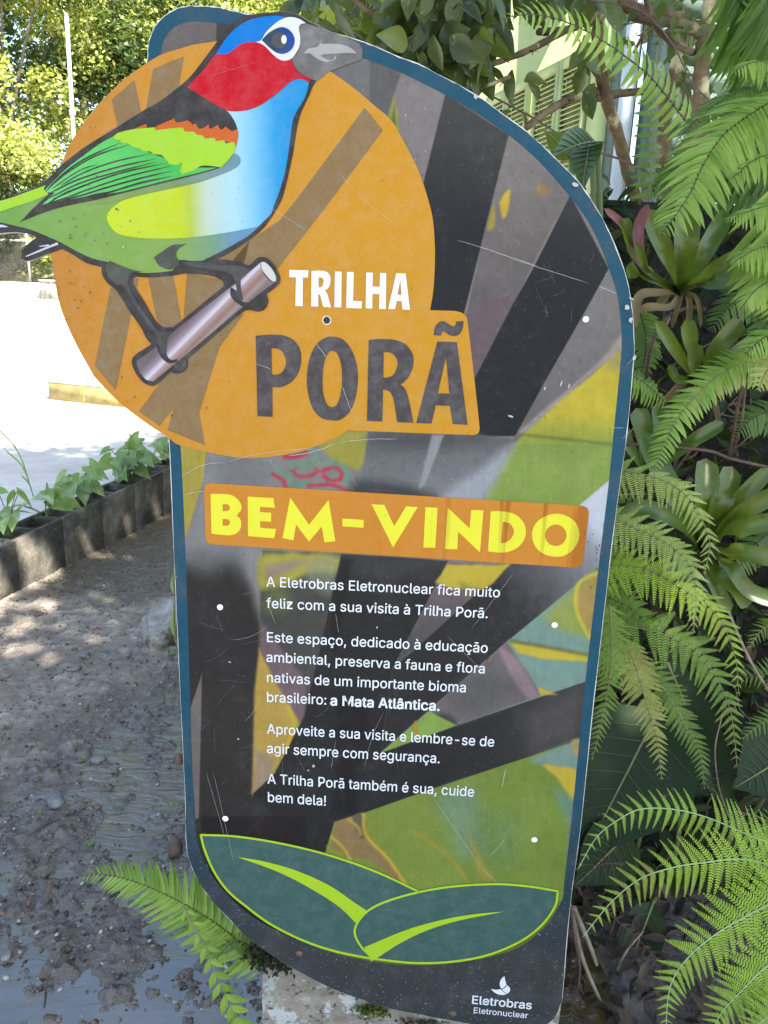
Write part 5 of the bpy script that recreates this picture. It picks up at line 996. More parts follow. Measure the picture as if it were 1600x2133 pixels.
def tree(name, base, h, rad, n, ls, mat, label, seed, grp=None, trunk=True, tr=.16, zc=.62, tpl=T_QUAD, sq=.85, cat='tree', nc=None, shell=.55):
    r = np.random.default_rng(seed); base = np.asarray(base, float); root = empty(name, base, label, cat, grp)
    C = base+np.array([0, 0, h*zc]); k = nc or 46
    D = r.normal(0, 1, (k, 3)); D /= np.linalg.norm(D, axis=1, keepdims=True); cr = C+D*(shell+(1-shell)*r.random((k, 1)))*np.array([rad, rad, h*(1-zc)*sq+.001])*r.uniform(.6, 1.0, (k, 1))
    if trunk:
        MB().tube(crom(np.array([base-[0, 0, .4], base+[r.normal(0, .1), 0, h*.3], C+[0, 0, h*.1]]), 6), np.linspace(tr, tr*.35, 13), 9).build('trunk', m_bark, root)
        for c in cr[:7]: MB().tube(crom(np.array([base+[0, 0, h*.3*r.uniform(.7, 1.5)], (base+c)/2+[0, 0, h*.22], c]), 5), np.linspace(tr*.4, tr*.08, 11), 6).build('limb', m_bark, root)
    sg = rad*r.uniform(.2, .40, k); w_ = r.integers(0, k, n); g_ = r.normal(0, 1, (n, 3)); g_ /= np.linalg.norm(g_, axis=1, keepdims=True)
    P = cr[w_]+g_*sg[w_][:, None]*r.random((n, 1))**.45*np.array([1, 1, .75]); mb = MB(); cloud(mb, P, ls, r, tpl, out=g_*.9)
    mb.build('crown', mat, root); return root
G = 'trees beyond the road'
def tb(px, Y): q = at(px, 600, Y); return (q[0], Y, road_z(min(Y, 60))-.1)
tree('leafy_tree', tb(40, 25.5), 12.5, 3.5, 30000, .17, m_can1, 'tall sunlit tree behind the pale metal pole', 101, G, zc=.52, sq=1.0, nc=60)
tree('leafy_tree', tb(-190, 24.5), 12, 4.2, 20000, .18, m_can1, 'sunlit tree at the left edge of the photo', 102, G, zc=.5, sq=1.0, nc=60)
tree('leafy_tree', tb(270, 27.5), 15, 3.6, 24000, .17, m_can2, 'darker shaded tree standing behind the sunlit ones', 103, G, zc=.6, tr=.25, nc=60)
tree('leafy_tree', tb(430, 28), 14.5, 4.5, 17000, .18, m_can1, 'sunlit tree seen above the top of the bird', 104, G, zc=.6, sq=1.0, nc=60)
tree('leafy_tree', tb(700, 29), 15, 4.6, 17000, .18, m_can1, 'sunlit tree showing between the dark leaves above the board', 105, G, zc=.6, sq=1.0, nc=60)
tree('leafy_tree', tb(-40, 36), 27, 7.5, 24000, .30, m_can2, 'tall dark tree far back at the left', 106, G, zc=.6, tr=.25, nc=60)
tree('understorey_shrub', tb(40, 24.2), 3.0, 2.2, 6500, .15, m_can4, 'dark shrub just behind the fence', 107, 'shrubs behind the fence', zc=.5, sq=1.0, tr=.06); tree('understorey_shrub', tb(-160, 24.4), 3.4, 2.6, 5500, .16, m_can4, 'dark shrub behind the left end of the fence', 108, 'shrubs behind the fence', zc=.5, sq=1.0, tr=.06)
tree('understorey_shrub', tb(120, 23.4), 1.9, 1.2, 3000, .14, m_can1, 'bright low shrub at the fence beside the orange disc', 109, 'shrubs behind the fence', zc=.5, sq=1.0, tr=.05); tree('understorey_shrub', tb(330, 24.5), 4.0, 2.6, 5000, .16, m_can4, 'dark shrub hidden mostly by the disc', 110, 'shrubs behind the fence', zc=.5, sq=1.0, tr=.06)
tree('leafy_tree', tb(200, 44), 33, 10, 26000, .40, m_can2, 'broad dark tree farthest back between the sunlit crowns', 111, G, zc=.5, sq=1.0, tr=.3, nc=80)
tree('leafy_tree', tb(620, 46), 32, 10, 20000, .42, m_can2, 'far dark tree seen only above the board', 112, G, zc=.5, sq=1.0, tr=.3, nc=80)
# the shade tree overhead, behind the viewer
def shade_tree():
    r = np.random.default_rng(120); root = empty('shade_tree', (3.1, -1.6, -.1), 'broad shade tree whose crown hangs over the path', 'tree')
    C = []
    for c, rad, k in (((3.1, -1.6, 6.1), (3.5, 3.5, .8), 60), ((1.7, 1.3, 7.2), (2.6, 2.3, .7), 40)):
        d = r.normal(0, 1, (k, 3)); d /= np.linalg.norm(d, axis=1, keepdims=True); C.append(np.array(c)+d*np.array(rad)*r.random((k, 1))**.45)
    C = np.concatenate(C); B = np.array([3.1, -1.6, -.1])
    MB().tube(crom(np.array([B, B+[.1, 0, 2.4], B+[0, .2, 4.8]]), 7), np.linspace(.26, .12, 15), 10).build('trunk', m_bark, root)
    for c in list(C[:6])+list(C[60:64]): MB().tube(crom(np.array([B+[.05, .1, 3.2*r.uniform(.8, 1.3)], (B+c)/2+[0, 0, 1.4], c]), 6), np.linspace(.09, .015, 13), 6).build('limb', m_bark, root)
    n = 64000; w_ = r.integers(0, len(C), n); g_ = r.normal(0, 1, (n, 3)); g_ /= np.linalg.norm(g_, axis=1, keepdims=True)
    P = C[w_]+g_*r.uniform(.55, 1.0, len(C))[w_][:, None]*r.random((n, 1))**.45*np.array([1, 1, .7]); keep = np.ones(n, bool)
    for T, rad, k in GAPS:                                    # leaves thinned along sun rays, shaped to let sun reach chosen spots
        v = P-np.array(T); d = np.linalg.norm(v-np.outer(v@SUN, SUN), axis=1); keep &= (d > rad) | (r.random(n) < k)
    mb = MB(); cloud(mb, P[keep], .15, r); mb.build('crown', m_can3, root)
GAPS = [((-1.74, 3.75, .12), .12, .0), ((-1.64, 4.15, .12), .13, .0), ((-1.56, 4.6, .14), .14, .0), ((-1.50, 5.0, .14), .12, .0), ((-1.45, 4.25, 0), .10, .0), ((-.95, 4.1, 0), .05, .1), ((.95, 1.05, .5), .48, .30), ((.60, 1.36, .80), .16, .30), ((.80, 1.36, 1.45), .34, .42), ((.9, 1.6, .9), .25, .5)]
shade_tree()
# ------------------------------------------------------------------ green house on the right
HD = np.array([-.317, .948, 0]); HD /= np.linalg.norm(HD); HN = np.array([-HD[1], HD[0], 0]); HO = np.array([at(1262, 300, 6.0)[0], 6.0, 0.0])
HA = np.array([HD, HN, [0, 0, 1.0]])
def hp(a, b, z): return HO+HD*a+HN*b+np.array([0, 0, z])
hs = empty('green_house', HO, 'pale green house with louvred shutters and a white downpipe, behind the lemon tree', 'house')
m_gp = pmat('pale_green_paint', [(.3, (.29, .36, .14)), (.7, (.37, .43, .18))], 3, .6, .1, .003, extra=[(7, .55, .8, (.36, .42, .16, 1))]); m_sh = pmat('shutter_paint', [(.3, (.30, .35, .13)), (.7, (.38, .42, .17))], 5, .55, .1, .002)
m_teal = pmat('dark_teal_paint', [(.3, (.045, .075, .06)), (.7, (.075, .11, .09))], 4, .6, .1); m_wp = pmat('white_paint', [(.3, (.30, .35, .40)), (.7, (.38, .43, .47))], 4, .5, .05)
ZB, ZT = .4, 5.2
MB().box(hp(6.0, -.12, (ZB+ZT)/2), (5.75, .10, (ZT-ZB)/2), HA).build('wall', m_gp, hs)
MB().box(hp(.125, -.02, (ZB+ZT)/2), (.115, .05, (ZT-ZB)/2), HA).build('corner_board', m_gp, hs)
MB().box(hp(-.07, -.05, (ZB+ZT)/2), (.075, .06, (ZT-ZB)/2), HA).build('teal_post', m_teal, hs)
MB().tube([hp(-.20, .0, ZB), hp(-.20, .0, ZT)], .052, 14).build('downpipe', m_wp, hs)
MB().box(hp(-.32, -.12, (ZB+ZT)/2), (.06, .05, (ZT-ZB)/2), HA).build('dark_reveal', m_teal, hs)
mb = MB()
for k in range(34): mb.box(HO+HN*(-.12-1.6)+HD*(-.30)+np.array([0, 0, ZB+.08+k*.14]), (.015, 1.6, .066), np.array([HD, HN, [0, .0, 1.0]]))
mb.build('side_cladding', m_teal, hs)
MB().box(hp(5.2, -1.8, ZT+.12), (6.0, 2.4, .08), HA).build('roof', m_teal, hs)
def shutter(a0, wd, z0, z1):
    mb = MB(); c = a0+wd/2; fr_ = .042; y = .012
    mb.box(hp(a0+fr_/2, y, (z0+z1)/2), (fr_/2, .02, (z1-z0)/2), HA); mb.box(hp(a0+wd-fr_/2, y, (z0+z1)/2), (fr_/2, .02, (z1-z0)/2), HA)
    rails = [z0, z0+(z1-z0)*.46, z1-.08]
    for zr in rails: mb.box(hp(c, y, zr+.04), (wd/2-fr_, .0195, .04), HA)
    o = mb.build('shutter', m_sh, hs)
    sl_ = MB(); ang = R(38)
    for za, zb in ((rails[0]+.09, rails[1]-.005), (rails[1]+.09, rails[2]-.005)):
        k = int((zb-za)/.036)
        for i in range(k):
            z = za+(i+.5)*(zb-za)/k; A = np.array([HD, HN*math.cos(ang)-np.array([0, 0, 1])*math.sin(ang), HN*math.sin(ang)+np.array([0, 0, 1])*math.cos(ang)])
            sl_.box(hp(c, y-.002, z), (wd/2-fr_-.001, .020, .0035), A)
    sl_.build('louvres', m_sh, o)
    MB().box(hp(c, -.016, (z0+z1)/2), (wd/2-fr_, .004, (z1-z0)/2-.05), HA).build('shutter_back', m_sh, o)
a = .30
for k in range(11):
    wd = .40; z0 = 1.15; z1 = 3.3
    shutter(a, wd, z0, z1); a += wd+(.018 if k % 2 == 0 else .10)
# ------------------------------------------------------------------ planted bank
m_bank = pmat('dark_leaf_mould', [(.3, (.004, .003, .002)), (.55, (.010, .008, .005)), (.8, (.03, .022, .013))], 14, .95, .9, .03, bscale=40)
def bank_y(z, x): return 1.72+.42*z+.10*np.clip(x-.6, 0, 2)
uu, vv = np.meshgrid(np.linspace(.06, 4.4, 90), np.linspace(0, 1, 60)); zz = -.25+2.05*vv; hz = np.clip((uu-.12)/.35, 0, 1)
by = bank_y(zz, uu)+.07*vnoise(uu, zz, 71, 4, 3.0); zz2 = -.25+(zz+.25)*hz
top_u, top_v = np.meshgrid(np.linspace(.06, 4.4, 90), np.linspace(0, 1, 14)); hz2 = np.clip((top_u-.12)/.35, 0, 1)
V1 = np.stack([uu, by, zz2], -1).reshape(-1, 3); V2 = np.stack([top_u, by[-1][None]+top_v*6.5, -.25+2.05*hz2-.25*top_v+.05*vnoise(top_u, top_v*6, 72, 3, 1)], -1).reshape(-1, 3); V2[:90] = V1[-90:]
i1 = np.arange(90*60).reshape(60, 90); i2 = np.arange(90*14).reshape(14, 90)
def qd(i): return np.stack([i[:-1, :-1].ravel(), i[:-1, 1:].ravel(), i[1:, 1:].ravel(), i[1:, :-1].ravel()], 1)
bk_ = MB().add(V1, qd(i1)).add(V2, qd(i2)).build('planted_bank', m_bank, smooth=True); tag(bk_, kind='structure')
r = np.random.default_rng(88)
def bank_pts(n, x0, x1, z0, z1, off=(.0, .12)):
    x = r.uniform(x0, x1, n); z = r.uniform(z0, z1, n); return np.stack([x, bank_y(z, x)-r.uniform(*off, n)+.05*vnoise(x, z, 71, 2, 3), z], 1)
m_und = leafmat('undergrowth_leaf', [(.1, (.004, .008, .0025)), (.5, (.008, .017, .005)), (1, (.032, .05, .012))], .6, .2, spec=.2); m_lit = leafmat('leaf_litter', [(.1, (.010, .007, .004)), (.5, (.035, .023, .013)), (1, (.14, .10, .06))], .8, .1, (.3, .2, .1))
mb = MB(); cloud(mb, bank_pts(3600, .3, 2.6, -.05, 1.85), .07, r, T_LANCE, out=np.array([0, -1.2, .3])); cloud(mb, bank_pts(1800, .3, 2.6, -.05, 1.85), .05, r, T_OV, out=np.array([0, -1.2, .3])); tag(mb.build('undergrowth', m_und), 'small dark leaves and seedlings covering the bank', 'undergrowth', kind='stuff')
mb = MB(); cloud(mb, bank_pts(900, .2, 2.2, -.08, 1.3, (-.02, .05)), .08, r, T_LANCE, out=np.array([0, -1., .6])); P_ = np.stack([r.uniform(.3, 1.3, 500), r.uniform(1.15, 1.75, 500), r.uniform(0, .05, 500)], 1); cloud(mb, P_, .07, r, T_LANCE, up=1.5)
tag(mb.build('leaf_litter', m_lit), 'brown dead leaves lying on the bank and round its foot', 'leaf litter', kind='stuff')
m_dead = pmat('dead_stem', [(.3, (.05, .032, .018)), (.7, (.20, .15, .09))], 20, .85, .4, .003)
mb = MB()
for i in range(150):
    c = bank_pts(1, .35, 1.7, 0, 1.4, (0, .10))[0]; d_ = r.normal(0, 1, 3)*[.6, .12, 1]; d_ /= np.linalg.norm(d_); L = r.uniform(.06, .28); mb.tube([c-d_*L/2, c+r.normal(0, .012, 3), c+d_*L/2], [.0035*r.uniform(.5, 1.4), .003, .0015], 5)
tag(mb.build('dead_stems', m_dead), 'tangle of dry brown stems on the dark bank', 'dead stems', kind='stuff')
def stem(name, pts, r0, r1, mat, label, cat='stem', k=8):
    P = crom(np.array([at(*p) for p in pts]), k); return tag(MB().tube(P, np.linspace(r0, r1, len(P)), 7).build(name, mat, smooth=True), label, cat)
m_vine = pmat('brown_vine', [(.3, (.05, .026, .018)), (.7, (.13, .075, .055))], 30, .7, .2)
m_rt = pmat('pale_root', [(.3, (.13, .10, .07)), (.7, (.3, .25, .18))], 30, .8, .3)
stem('vine', [(1225, 0, 2.2), (1330, 20, 2.1), (1400, 90, 2.0), (1440, 170, 1.95), (1495, 225, 1.9)], .0018, .0018, m_vine, 'long thin brown vine crossing in front of the lemon trunk', 'vine')
stem('vine', [(985, 180, 2.5), (1100, 240, 2.4), (1200, 300, 2.2), (1300, 335, 2.0), (1400, 385, 1.9)], .0025, .0025, m_vine, 'thin vine running down behind the top edge of the board', 'vine')
stem('hanging_root', [(1470, 645, 1.75), (1430, 642, 1.75), (1385, 665, 1.72), (1360, 710, 1.7), (1347, 770, 1.7), (1356, 795, 1.75)], .0045, .004, m_vine, 'curved brown root hanging between the two bromeliads', 'root')
stem('vine', [(1295, 925, 1.6), (1370, 928, 1.6), (1480, 940, 1.6), (1520, 955, 1.6), (1620, 978, 1.6)], .004, .0035, m_vine, 'reddish stem running level behind the hanging fern', 'vine')
stem('dry_frond_stalk', [(1612, 590, 1.5), (1575, 715, 1.5), (1540, 835, 1.55), (1520, 950, 1.65)], .0045, .003, m_vine, 'brown frond stalk slanting down at the right edge', 'stalk')
stem('dry_frond_stalk', [(1553, 800, 1.6), (1545, 880, 1.6), (1525, 950, 1.7)], .0025, .002, m_vine, 'second thin brown stalk beside the slanting one', 'stalk')
stem('dry_stalk', [(1480, 1160, 1.6), (1515, 1265, 1.55), (1560, 1370, 1.5), (1605, 1445, 1.5)], .003, .003, m_rt, 'pale stalk slanting across the gap right of the drooping ferns', 'stalk')
stem('dry_stalk', [(1505, 1488, 1.5), (1490, 1560, 1.5), (1498, 1640, 1.5), (1520, 1705, 1.5)], .0015, .0015, m_rt, 'thin curved tendril hanging above the large bright fern', 'stalk')
stem('dry_stalk', [(1195, 1890, 1.32), (1225, 1960, 1.33), (1243, 2010, 1.35)], .0055, .004, m_rt, 'pair of pale dry stalks by the lower right corner of the board, the left one', 'stalk'); stem('dry_stalk', [(1192, 1905, 1.34), (1215, 2000, 1.35), (1250, 2085, 1.36)], .005, .004, m_rt, 'dull dry stalk close against the lower right corner of the board', 'stalk')
stem('rusty_stem', [(1188, 1880, 1.27), (1198, 1960, 1.28), (1208, 2010, 1.28), (1205, 2060, 1.28)], .0028, .002, m_vine, 'rust coloured stem hanging down beside the lower right corner of the board', 'stem')
stem('dry_stalk', [(1175, 2045, 1.5), (1270, 2025, 1.55), (1350, 2000, 1.6)], .003, .003, m_rt, 'grey stalk lying level under the bright ferns', 'stalk'); stem('dry_stalk', [(1270, 2060, 1.45), (1300, 1990, 1.45), (1340, 1940, 1.5)], .003, .002, m_rt, 'short brown stalk rising between dead fronds', 'stalk')
# ------------------------------------------------------------------ lemon tree
m_lbark = pmat('mottled_trunk_bark', [(.25, (.035, .022, .010)), (.5, (.11, .075, .035)), (.75, (.24, .18, .09))], 14, .85, .6, .006, bscale=40, extra=[(9, .56, .66, (.45, .42, .22, 1))])
m_lem = leafmat('lemon_leaf', [(.1, (.010, .022, .008)), (.5, (.028, .050, .015)), (.85, (.085, .11, .03)), (1, (.17, .14, .05))], .35, .3, (.4, .5, .05), 30, extra=[(55, .60, .70, (.20, .19, .13, 1))])
lt = empty('lemon_tree', at(1410, 640, 3.1), 'thorny lemon tree with a leaning mottled trunk and dark leaves over the board', 'tree')
LB = [([(1400, 600, 3.1), (1345, 450, 3.0), (1315, 380, 2.95), (1290, 290, 2.9), (1262, 200, 2.85), (1245, 100, 2.8), (1250, 20, 2.8), (1262, -80, 2.8)], .023, .018),
      ([(1240, 190, 2.84), (1190, 205, 2.75), (1140, 232, 2.6), (1097, 265, 2.5)], .014, .010), ([(1340, 190, 2.9), (1290, 195, 2.87), (1240, 205, 2.85)], .012, .013), ([(1180, 62, 2.75), (1100, 105, 2.6), (1020, 135, 2.5), (960, 150, 2.4)], .011, .006), ([(1250, 30, 2.8), (1180, 62, 2.75), (1120, 66, 2.7)], .014, .011),
      ([(1265, -20, 2.8), (1330, 22, 2.9), (1420, 35, 3.0), (1450, 60, 3.0)], .022, .02), ([(1420, 20, 3.0), (1345, 68, 2.9), (1320, 110, 2.9)], .008, .005), ([(1062, 160, 2.45), (1000, 180, 2.4), (980, 152, 2.35)], .006, .003), ([(960, -60, 2.4), (1000, 60, 2.4), (985, 150, 2.4)], .008, .003), ([(700, -60, 2.3), (760, 20, 2.3), (850, 60, 2.3), (960, 80, 2.4), (1060, 90, 2.5)], .007, .006)]
m0 = None
for i, (pts, a_, b_) in enumerate(LB):
    P = crom(np.array([at(*p) for p in pts]), 7); mb = MB(); mb.tube(P, np.linspace(a_, b_, len(P))*(1+.08*np.sin(np.arange(len(P))*1.7)), 10)
    for k in range(len(P)//3):                                        # thorns
        c = P[r.integers(1, len(P)-1)]; d_ = r.normal(0, 1, 3); d_ /= np.linalg.norm(d_); mb.tube([c, c+d_*.045], [.0035, .0003], 4)
    o = mb.build('trunk' if i == 0 else 'branch', m_lbark, lt, smooth=True)
mb = MB()
def lemleaves(n, x0, x1, y0, y1, d0, d1, seed, size=.092):
    q = np.random.default_rng(seed); out = []
    for _ in range(n):
        out.append(at(q.uniform(x0, x1), q.uniform(y0, y1), q.uniform(d0, d1)))
    out = np.array(out); D = q.normal(0, .55, (n, 3)); D[:, 2] -= .75; Nn = q.normal(0, .7, (n, 3)); Nn[:, 1] -= .8; Nn[:, 2] += .5
    tp = leaf_tpl([.03, .17, .25, .26, .20, .11, .01], .12, .22); stamp(mb, *tp, out, frames(D, Nn), size*q.uniform(.65, 1.2, n))
lemleaves(360, 820, 1030, -130, 95, 2.0, 3.0, 1); lemleaves(190, 810, 1010, 40, 160, 2.1, 2.8, 2); lemleaves(22, 890, 1010, 110, 215, 2.2, 2.6, 3); lemleaves(90, 640, 880, -120, 60, 2.0, 2.9, 4); lemleaves(26, 740, 880, 40, 110, 2.1, 2.6, 5); lemleaves(5, 1060, 1120, 140, 230, 2.3, 2.6, 6); lemleaves(150, 1020, 1270, -160, 10, 2.4, 3.1, 7); lemleaves(12, 1200, 1250, 60, 190, 2.4, 2.9, 8); lemleaves(140, 840, 985, -40, 130, 3.0, 3.6, 9, .09); lemleaves(14, 590, 660, -90, 10, 2.2, 2.6, 10)
mb.build('foliage', m_lem, lt, smooth=True)
m_lemy = leafmat('young_lemon_leaf', [(.1, (.10, .15, .03)), (1, (.26, .30, .06))], .35, .5, (.55, .65, .05)); mb = MB(); lemleaves(46, 640, 870, -80, 70, 2.2, 3.2, 21); lemleaves(16, 690, 860, 30, 100, 2.3, 2.8, 22); mb.build('young_foliage', m_lemy, lt, smooth=True)
t2 = empty('mossy_tree', at(1465, 560, 2.7), 'upright mossy brown trunk with forking limbs, right of the lemon tree', 'tree')
for nm, pts, a_, b_ in (('trunk', [(1466, 600, 2.7), (1462, 400, 2.7), (1460, 240, 2.7), (1462, 130, 2.7), (1472, 60, 2.7), (1490, -60, 2.7)], .028, .022), ('limb', [(1462, 70, 2.7), (1420, 50, 2.7), (1370, 45, 2.75), (1310, 35, 2.8)], .018, .012), ('limb', [(1478, 40, 2.7), (1500, 0, 2.7), (1530, -60, 2.7)], .012, .010), ('limb', [(1445, 110, 2.7), (1410, 95, 2.75), (1365, 55, 2.8), (1340, -20, 2.9)], .010, .007), ('limb', [(1385, 420, 3.2), (1383, 330, 3.2), (1390, 200, 3.2), (1420, 90, 3.2), (1400, -30, 3.2)], .03, .02), ('limb', [(1440, 320, 3.3), (1430, 200, 3.3), (1405, 120, 3.3), (1390, 60, 3.3)], .02, .012)):
    P = crom(np.array([at(*p) for p in pts]), 7); MB().tube(P, np.linspace(a_, b_, len(P))*(1+.12*np.sin(np.arange(len(P))*2.1)), 10).build(nm, m_lbark, t2, smooth=True)
m_ivy = leafmat('trailing_leaf', [(.1, (.02, .04, .014)), (.6, (.06, .10, .03)), (1, (.16, .20, .05))], .4, .3)
mb = MB(); q = np.random.default_rng(31); P_ = np.array([at(q.uniform(1290, 1600), q.uniform(-90, 90), q.uniform(2.5, 3.6)) for _ in range(240)]); cloud(mb, P_, .05, q, T_OV, out=np.array([0, -.7, .3])); P_ = np.array([at(q.uniform(1400, 1640), q.uniform(60, 420), q.uniform(2.9, 3.8)) for _ in range(300)]); cloud(mb, P_, .07, q, T_LANCE, out=np.array([0, -.7, .3])); mb.build('foliage', m_ivy, t2)
# ------------------------------------------------------------------ ferns
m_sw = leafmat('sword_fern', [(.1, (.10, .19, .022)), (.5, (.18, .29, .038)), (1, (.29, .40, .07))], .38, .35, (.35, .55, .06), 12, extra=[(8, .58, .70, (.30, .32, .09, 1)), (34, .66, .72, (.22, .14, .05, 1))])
m_swd = leafmat('sword_fern_shade', [(.1, (.045, .10, .02)), (.6, (.08, .155, .03)), (1, (.13, .22, .05))], .45, .4, (.3, .5, .05), 12)  # darker copy of the sword fern with shade put into the greens
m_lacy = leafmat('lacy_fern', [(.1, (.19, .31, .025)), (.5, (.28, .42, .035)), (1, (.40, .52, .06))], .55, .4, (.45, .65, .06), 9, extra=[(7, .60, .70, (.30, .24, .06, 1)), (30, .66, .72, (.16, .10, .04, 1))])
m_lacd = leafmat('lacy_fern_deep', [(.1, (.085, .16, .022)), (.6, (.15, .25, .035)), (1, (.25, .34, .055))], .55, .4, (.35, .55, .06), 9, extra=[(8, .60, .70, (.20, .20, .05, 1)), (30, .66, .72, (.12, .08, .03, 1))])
m_lacy2 = leafmat('lacy_fern_pale', [(.1, (.19, .27, .055)), (.5, (.28, .37, .09)), (1, (.40, .47, .15))], .5, .4, (.5, .65, .1), 9)
m_lacb = leafmat('dead_fern', [(.1, (.02, .012, .008)), (1, (.09, .06, .04))], .8, .1, (.2, .12, .06))
m_lacye = leafmat('sunlit_yellow_fern', [(.1, (.20, .24, .04)), (.6, (.34, .35, .09)), (1, (.44, .42, .16))], .5, .45, (.6, .6, .1), 9)  # yellow sun dapples put into the frond colour
m_rac = leafmat('fern_midrib', [(.2, (.10, .12, .04)), (.8, (.2, .2, .08))], .5, .1)
m_vein = leafmat('dark_leaf_vein', [(.2, (.03, .055, .02)), (.8, (.06, .09, .03))], .5, .1); m_racd = pmat('dark_midrib', [(0, (.03, .018, .012)), (1, (.08, .05, .03))], 30, .6, 0); m_racp = leafmat('pale_midrib', [(.2, (.22, .34, .12)), (.8, (.32, .44, .2))], .5, .1)
FG = 'ferns on the planted bank'
def fern(label, Y, specs, base, grp=FG, cat='fern', name='fern'):
    root = empty(name, at(*base), label, cat, grp)
    for i, s in enumerate(specs):
        pts, L, n, kw = s; kw = dict(kw); mat = kw.pop('mat'); st = kw.pop('stem', m_rac); tp = kw.pop('tpl', T_PIN); frond(spine(pts), L, n, tp, mat, st, root, seed=i*7, **kw)
    return root
def yy(pts, d0, d1): return [(x, y, d0+(d1-d0)*i/(len(pts)-1)) for i, (x, y) in enumerate(pts)]
sw = dict(mat=m_sw, stem=m_racd, ang=80); swd = dict(mat=m_swd, stem=m_racd, ang=78)
tip = lambda t: np.clip(1-t**2.2, 0, 1)**.7*.95+.05
fern('single arching sword fern frond reaching left over the top right of the board', 1.6, [(yy([(1435, 262), (1380, 190), (1337, 144), (1250, 81), (1180, 46), (1125, 32), (1085, 31), (1048, 39)], 1.75, 1.5), .051, 27, dict(sw, N=(.15, -.95, .25), wid=1.1, prof=tip, droop=.0))], (1435, 300, 1.75))
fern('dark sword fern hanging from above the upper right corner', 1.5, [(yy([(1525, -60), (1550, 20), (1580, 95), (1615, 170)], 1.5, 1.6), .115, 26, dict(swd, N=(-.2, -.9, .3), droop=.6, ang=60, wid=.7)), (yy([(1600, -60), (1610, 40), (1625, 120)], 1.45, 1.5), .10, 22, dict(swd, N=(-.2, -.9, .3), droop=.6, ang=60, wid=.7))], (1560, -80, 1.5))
lw = dict(sw, wid=.62, ang=76)
fern('large grey green sword fern arching down in front of the tall bromeliad', 1.4, [(yy([(1650, 190), (1597, 219), (1545, 252), (1499, 292), (1463, 348), (1438, 402), (1405, 452), (1378, 487)], 1.45, 1.3), .092, 40, dict(lw, N=(-.25, -.75, .6), droop=.25)),
     (yy([(1640, 165), (1590, 178), (1545, 190), (1500, 212), (1450, 250), (1408, 295)], 1.6, 1.5), .055, 34, dict(mat=m_swd, stem=m_racd, ang=72, N=(-.1, -.6, .8), wid=.7, droop=.3)), (yy([(1660, 150), (1620, 135), (1570, 130), (1528, 148)], 1.35, 1.3), .05, 20, dict(lw, N=(-.1, -.6, .8), droop=.5))], (1670, 230, 1.5))
fern('sword fern with long level fronds entering at the right edge', 1.35, [(yy([(1605, 395), (1640, 470), (1655, 560), (1650, 660)], 1.4, 1.35), .125, 20, dict(mat=m_sw, stem=m_racd, ang=84, N=(-.1, -.7, .7), droop=.45, wid=.62, sides=(1, -1))), (yy([(1700, 420), (1620, 425), (1560, 440), (1515, 452)], 1.3, 1.25), .05, 30, dict(lw, N=(0, -.6, .8), droop=.55)), (yy([(1690, 510), (1630, 510), (1575, 520), (1530, 545)], 1.3, 1.28), .06, 24, dict(lw, N=(0, -.6, .8), droop=.55)), (yy([(1680, 560), (1630, 575), (1580, 600), (1545, 640)], 1.3, 1.28), .05, 22, dict(mat=m_sw, stem=m_racd, ang=74, N=(0, -.6, .8), droop=.55, wid=.8))], (1670, 480, 1.4))
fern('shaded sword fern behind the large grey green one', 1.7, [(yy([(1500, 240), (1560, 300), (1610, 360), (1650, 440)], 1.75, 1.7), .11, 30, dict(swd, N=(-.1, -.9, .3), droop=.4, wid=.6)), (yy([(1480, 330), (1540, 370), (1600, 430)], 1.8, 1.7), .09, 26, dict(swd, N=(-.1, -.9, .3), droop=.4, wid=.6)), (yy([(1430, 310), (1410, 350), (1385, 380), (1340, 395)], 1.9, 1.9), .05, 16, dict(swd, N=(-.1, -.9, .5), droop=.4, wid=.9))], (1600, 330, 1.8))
fern('narrow yellow green fern frond standing edge on before the white downpipe', 2.0, [(yy([(1352, 415), (1355, 340), (1358, 250), (1364, 160), (1370, 95)], 1.9, 1.9), .045, 15, dict(mat=m_swd, stem=m_rac, ang=86, N=(0, -.25, 1), wid=1.2, prof=tip, droop=.15, thick=.004))], (1352, 430, 1.9))
fern('bright sword fern frond drooping between the two lower bromeliads', 1.4, [(yy([(1625, 768), (1575, 757), (1537, 761), (1498, 782), (1462, 812), (1435, 842), (1412, 872), (1393, 905), (1380, 935), (1369, 962), (1362, 990)], 1.5, 1.33), .052, 44, dict(mat=m_sw, stem=m_rac, ang=80, N=(-.35, -.85, .45), wid=.95, prof=lambda t: (np.minimum(1, .8+t)*(1-.45*t))*np.clip(1-t**9, 0, 1), droop=.1))], (1640, 780, 1.5))
fern('small bluish fern frond poking out from behind the right edge of the board', 1.5, [(yy([(1300, 775), (1330, 790), (1360, 812), (1392, 845)], 1.45, 1.5), .045, 13, dict(mat=m_swd, stem=m_racd, ang=70, N=(0, -.8, .5), wid=1.1, droop=.4))], (1300, 780, 1.45))
fern('sword fern with short fronds fanning out at the right edge above the level fronds', 1.5, [(yy([(1680, 330), (1620, 320), (1570, 335), (1525, 372)], 1.42, 1.34), .055, 24, dict(lw, N=(0, -.65, .75), droop=.35)), (yy([(1690, 700), (1640, 690), (1590, 705), (1550, 740)], 1.35, 1.3), .05, 22, dict(lw, N=(0, -.65, .75), droop=.4)), (yy([(1660, 640), (1615, 660), (1575, 700)], 1.4, 1.36), .05, 16, dict(swd, N=(0, -.65, .75), droop=.4))], (1690, 500, 1.5))
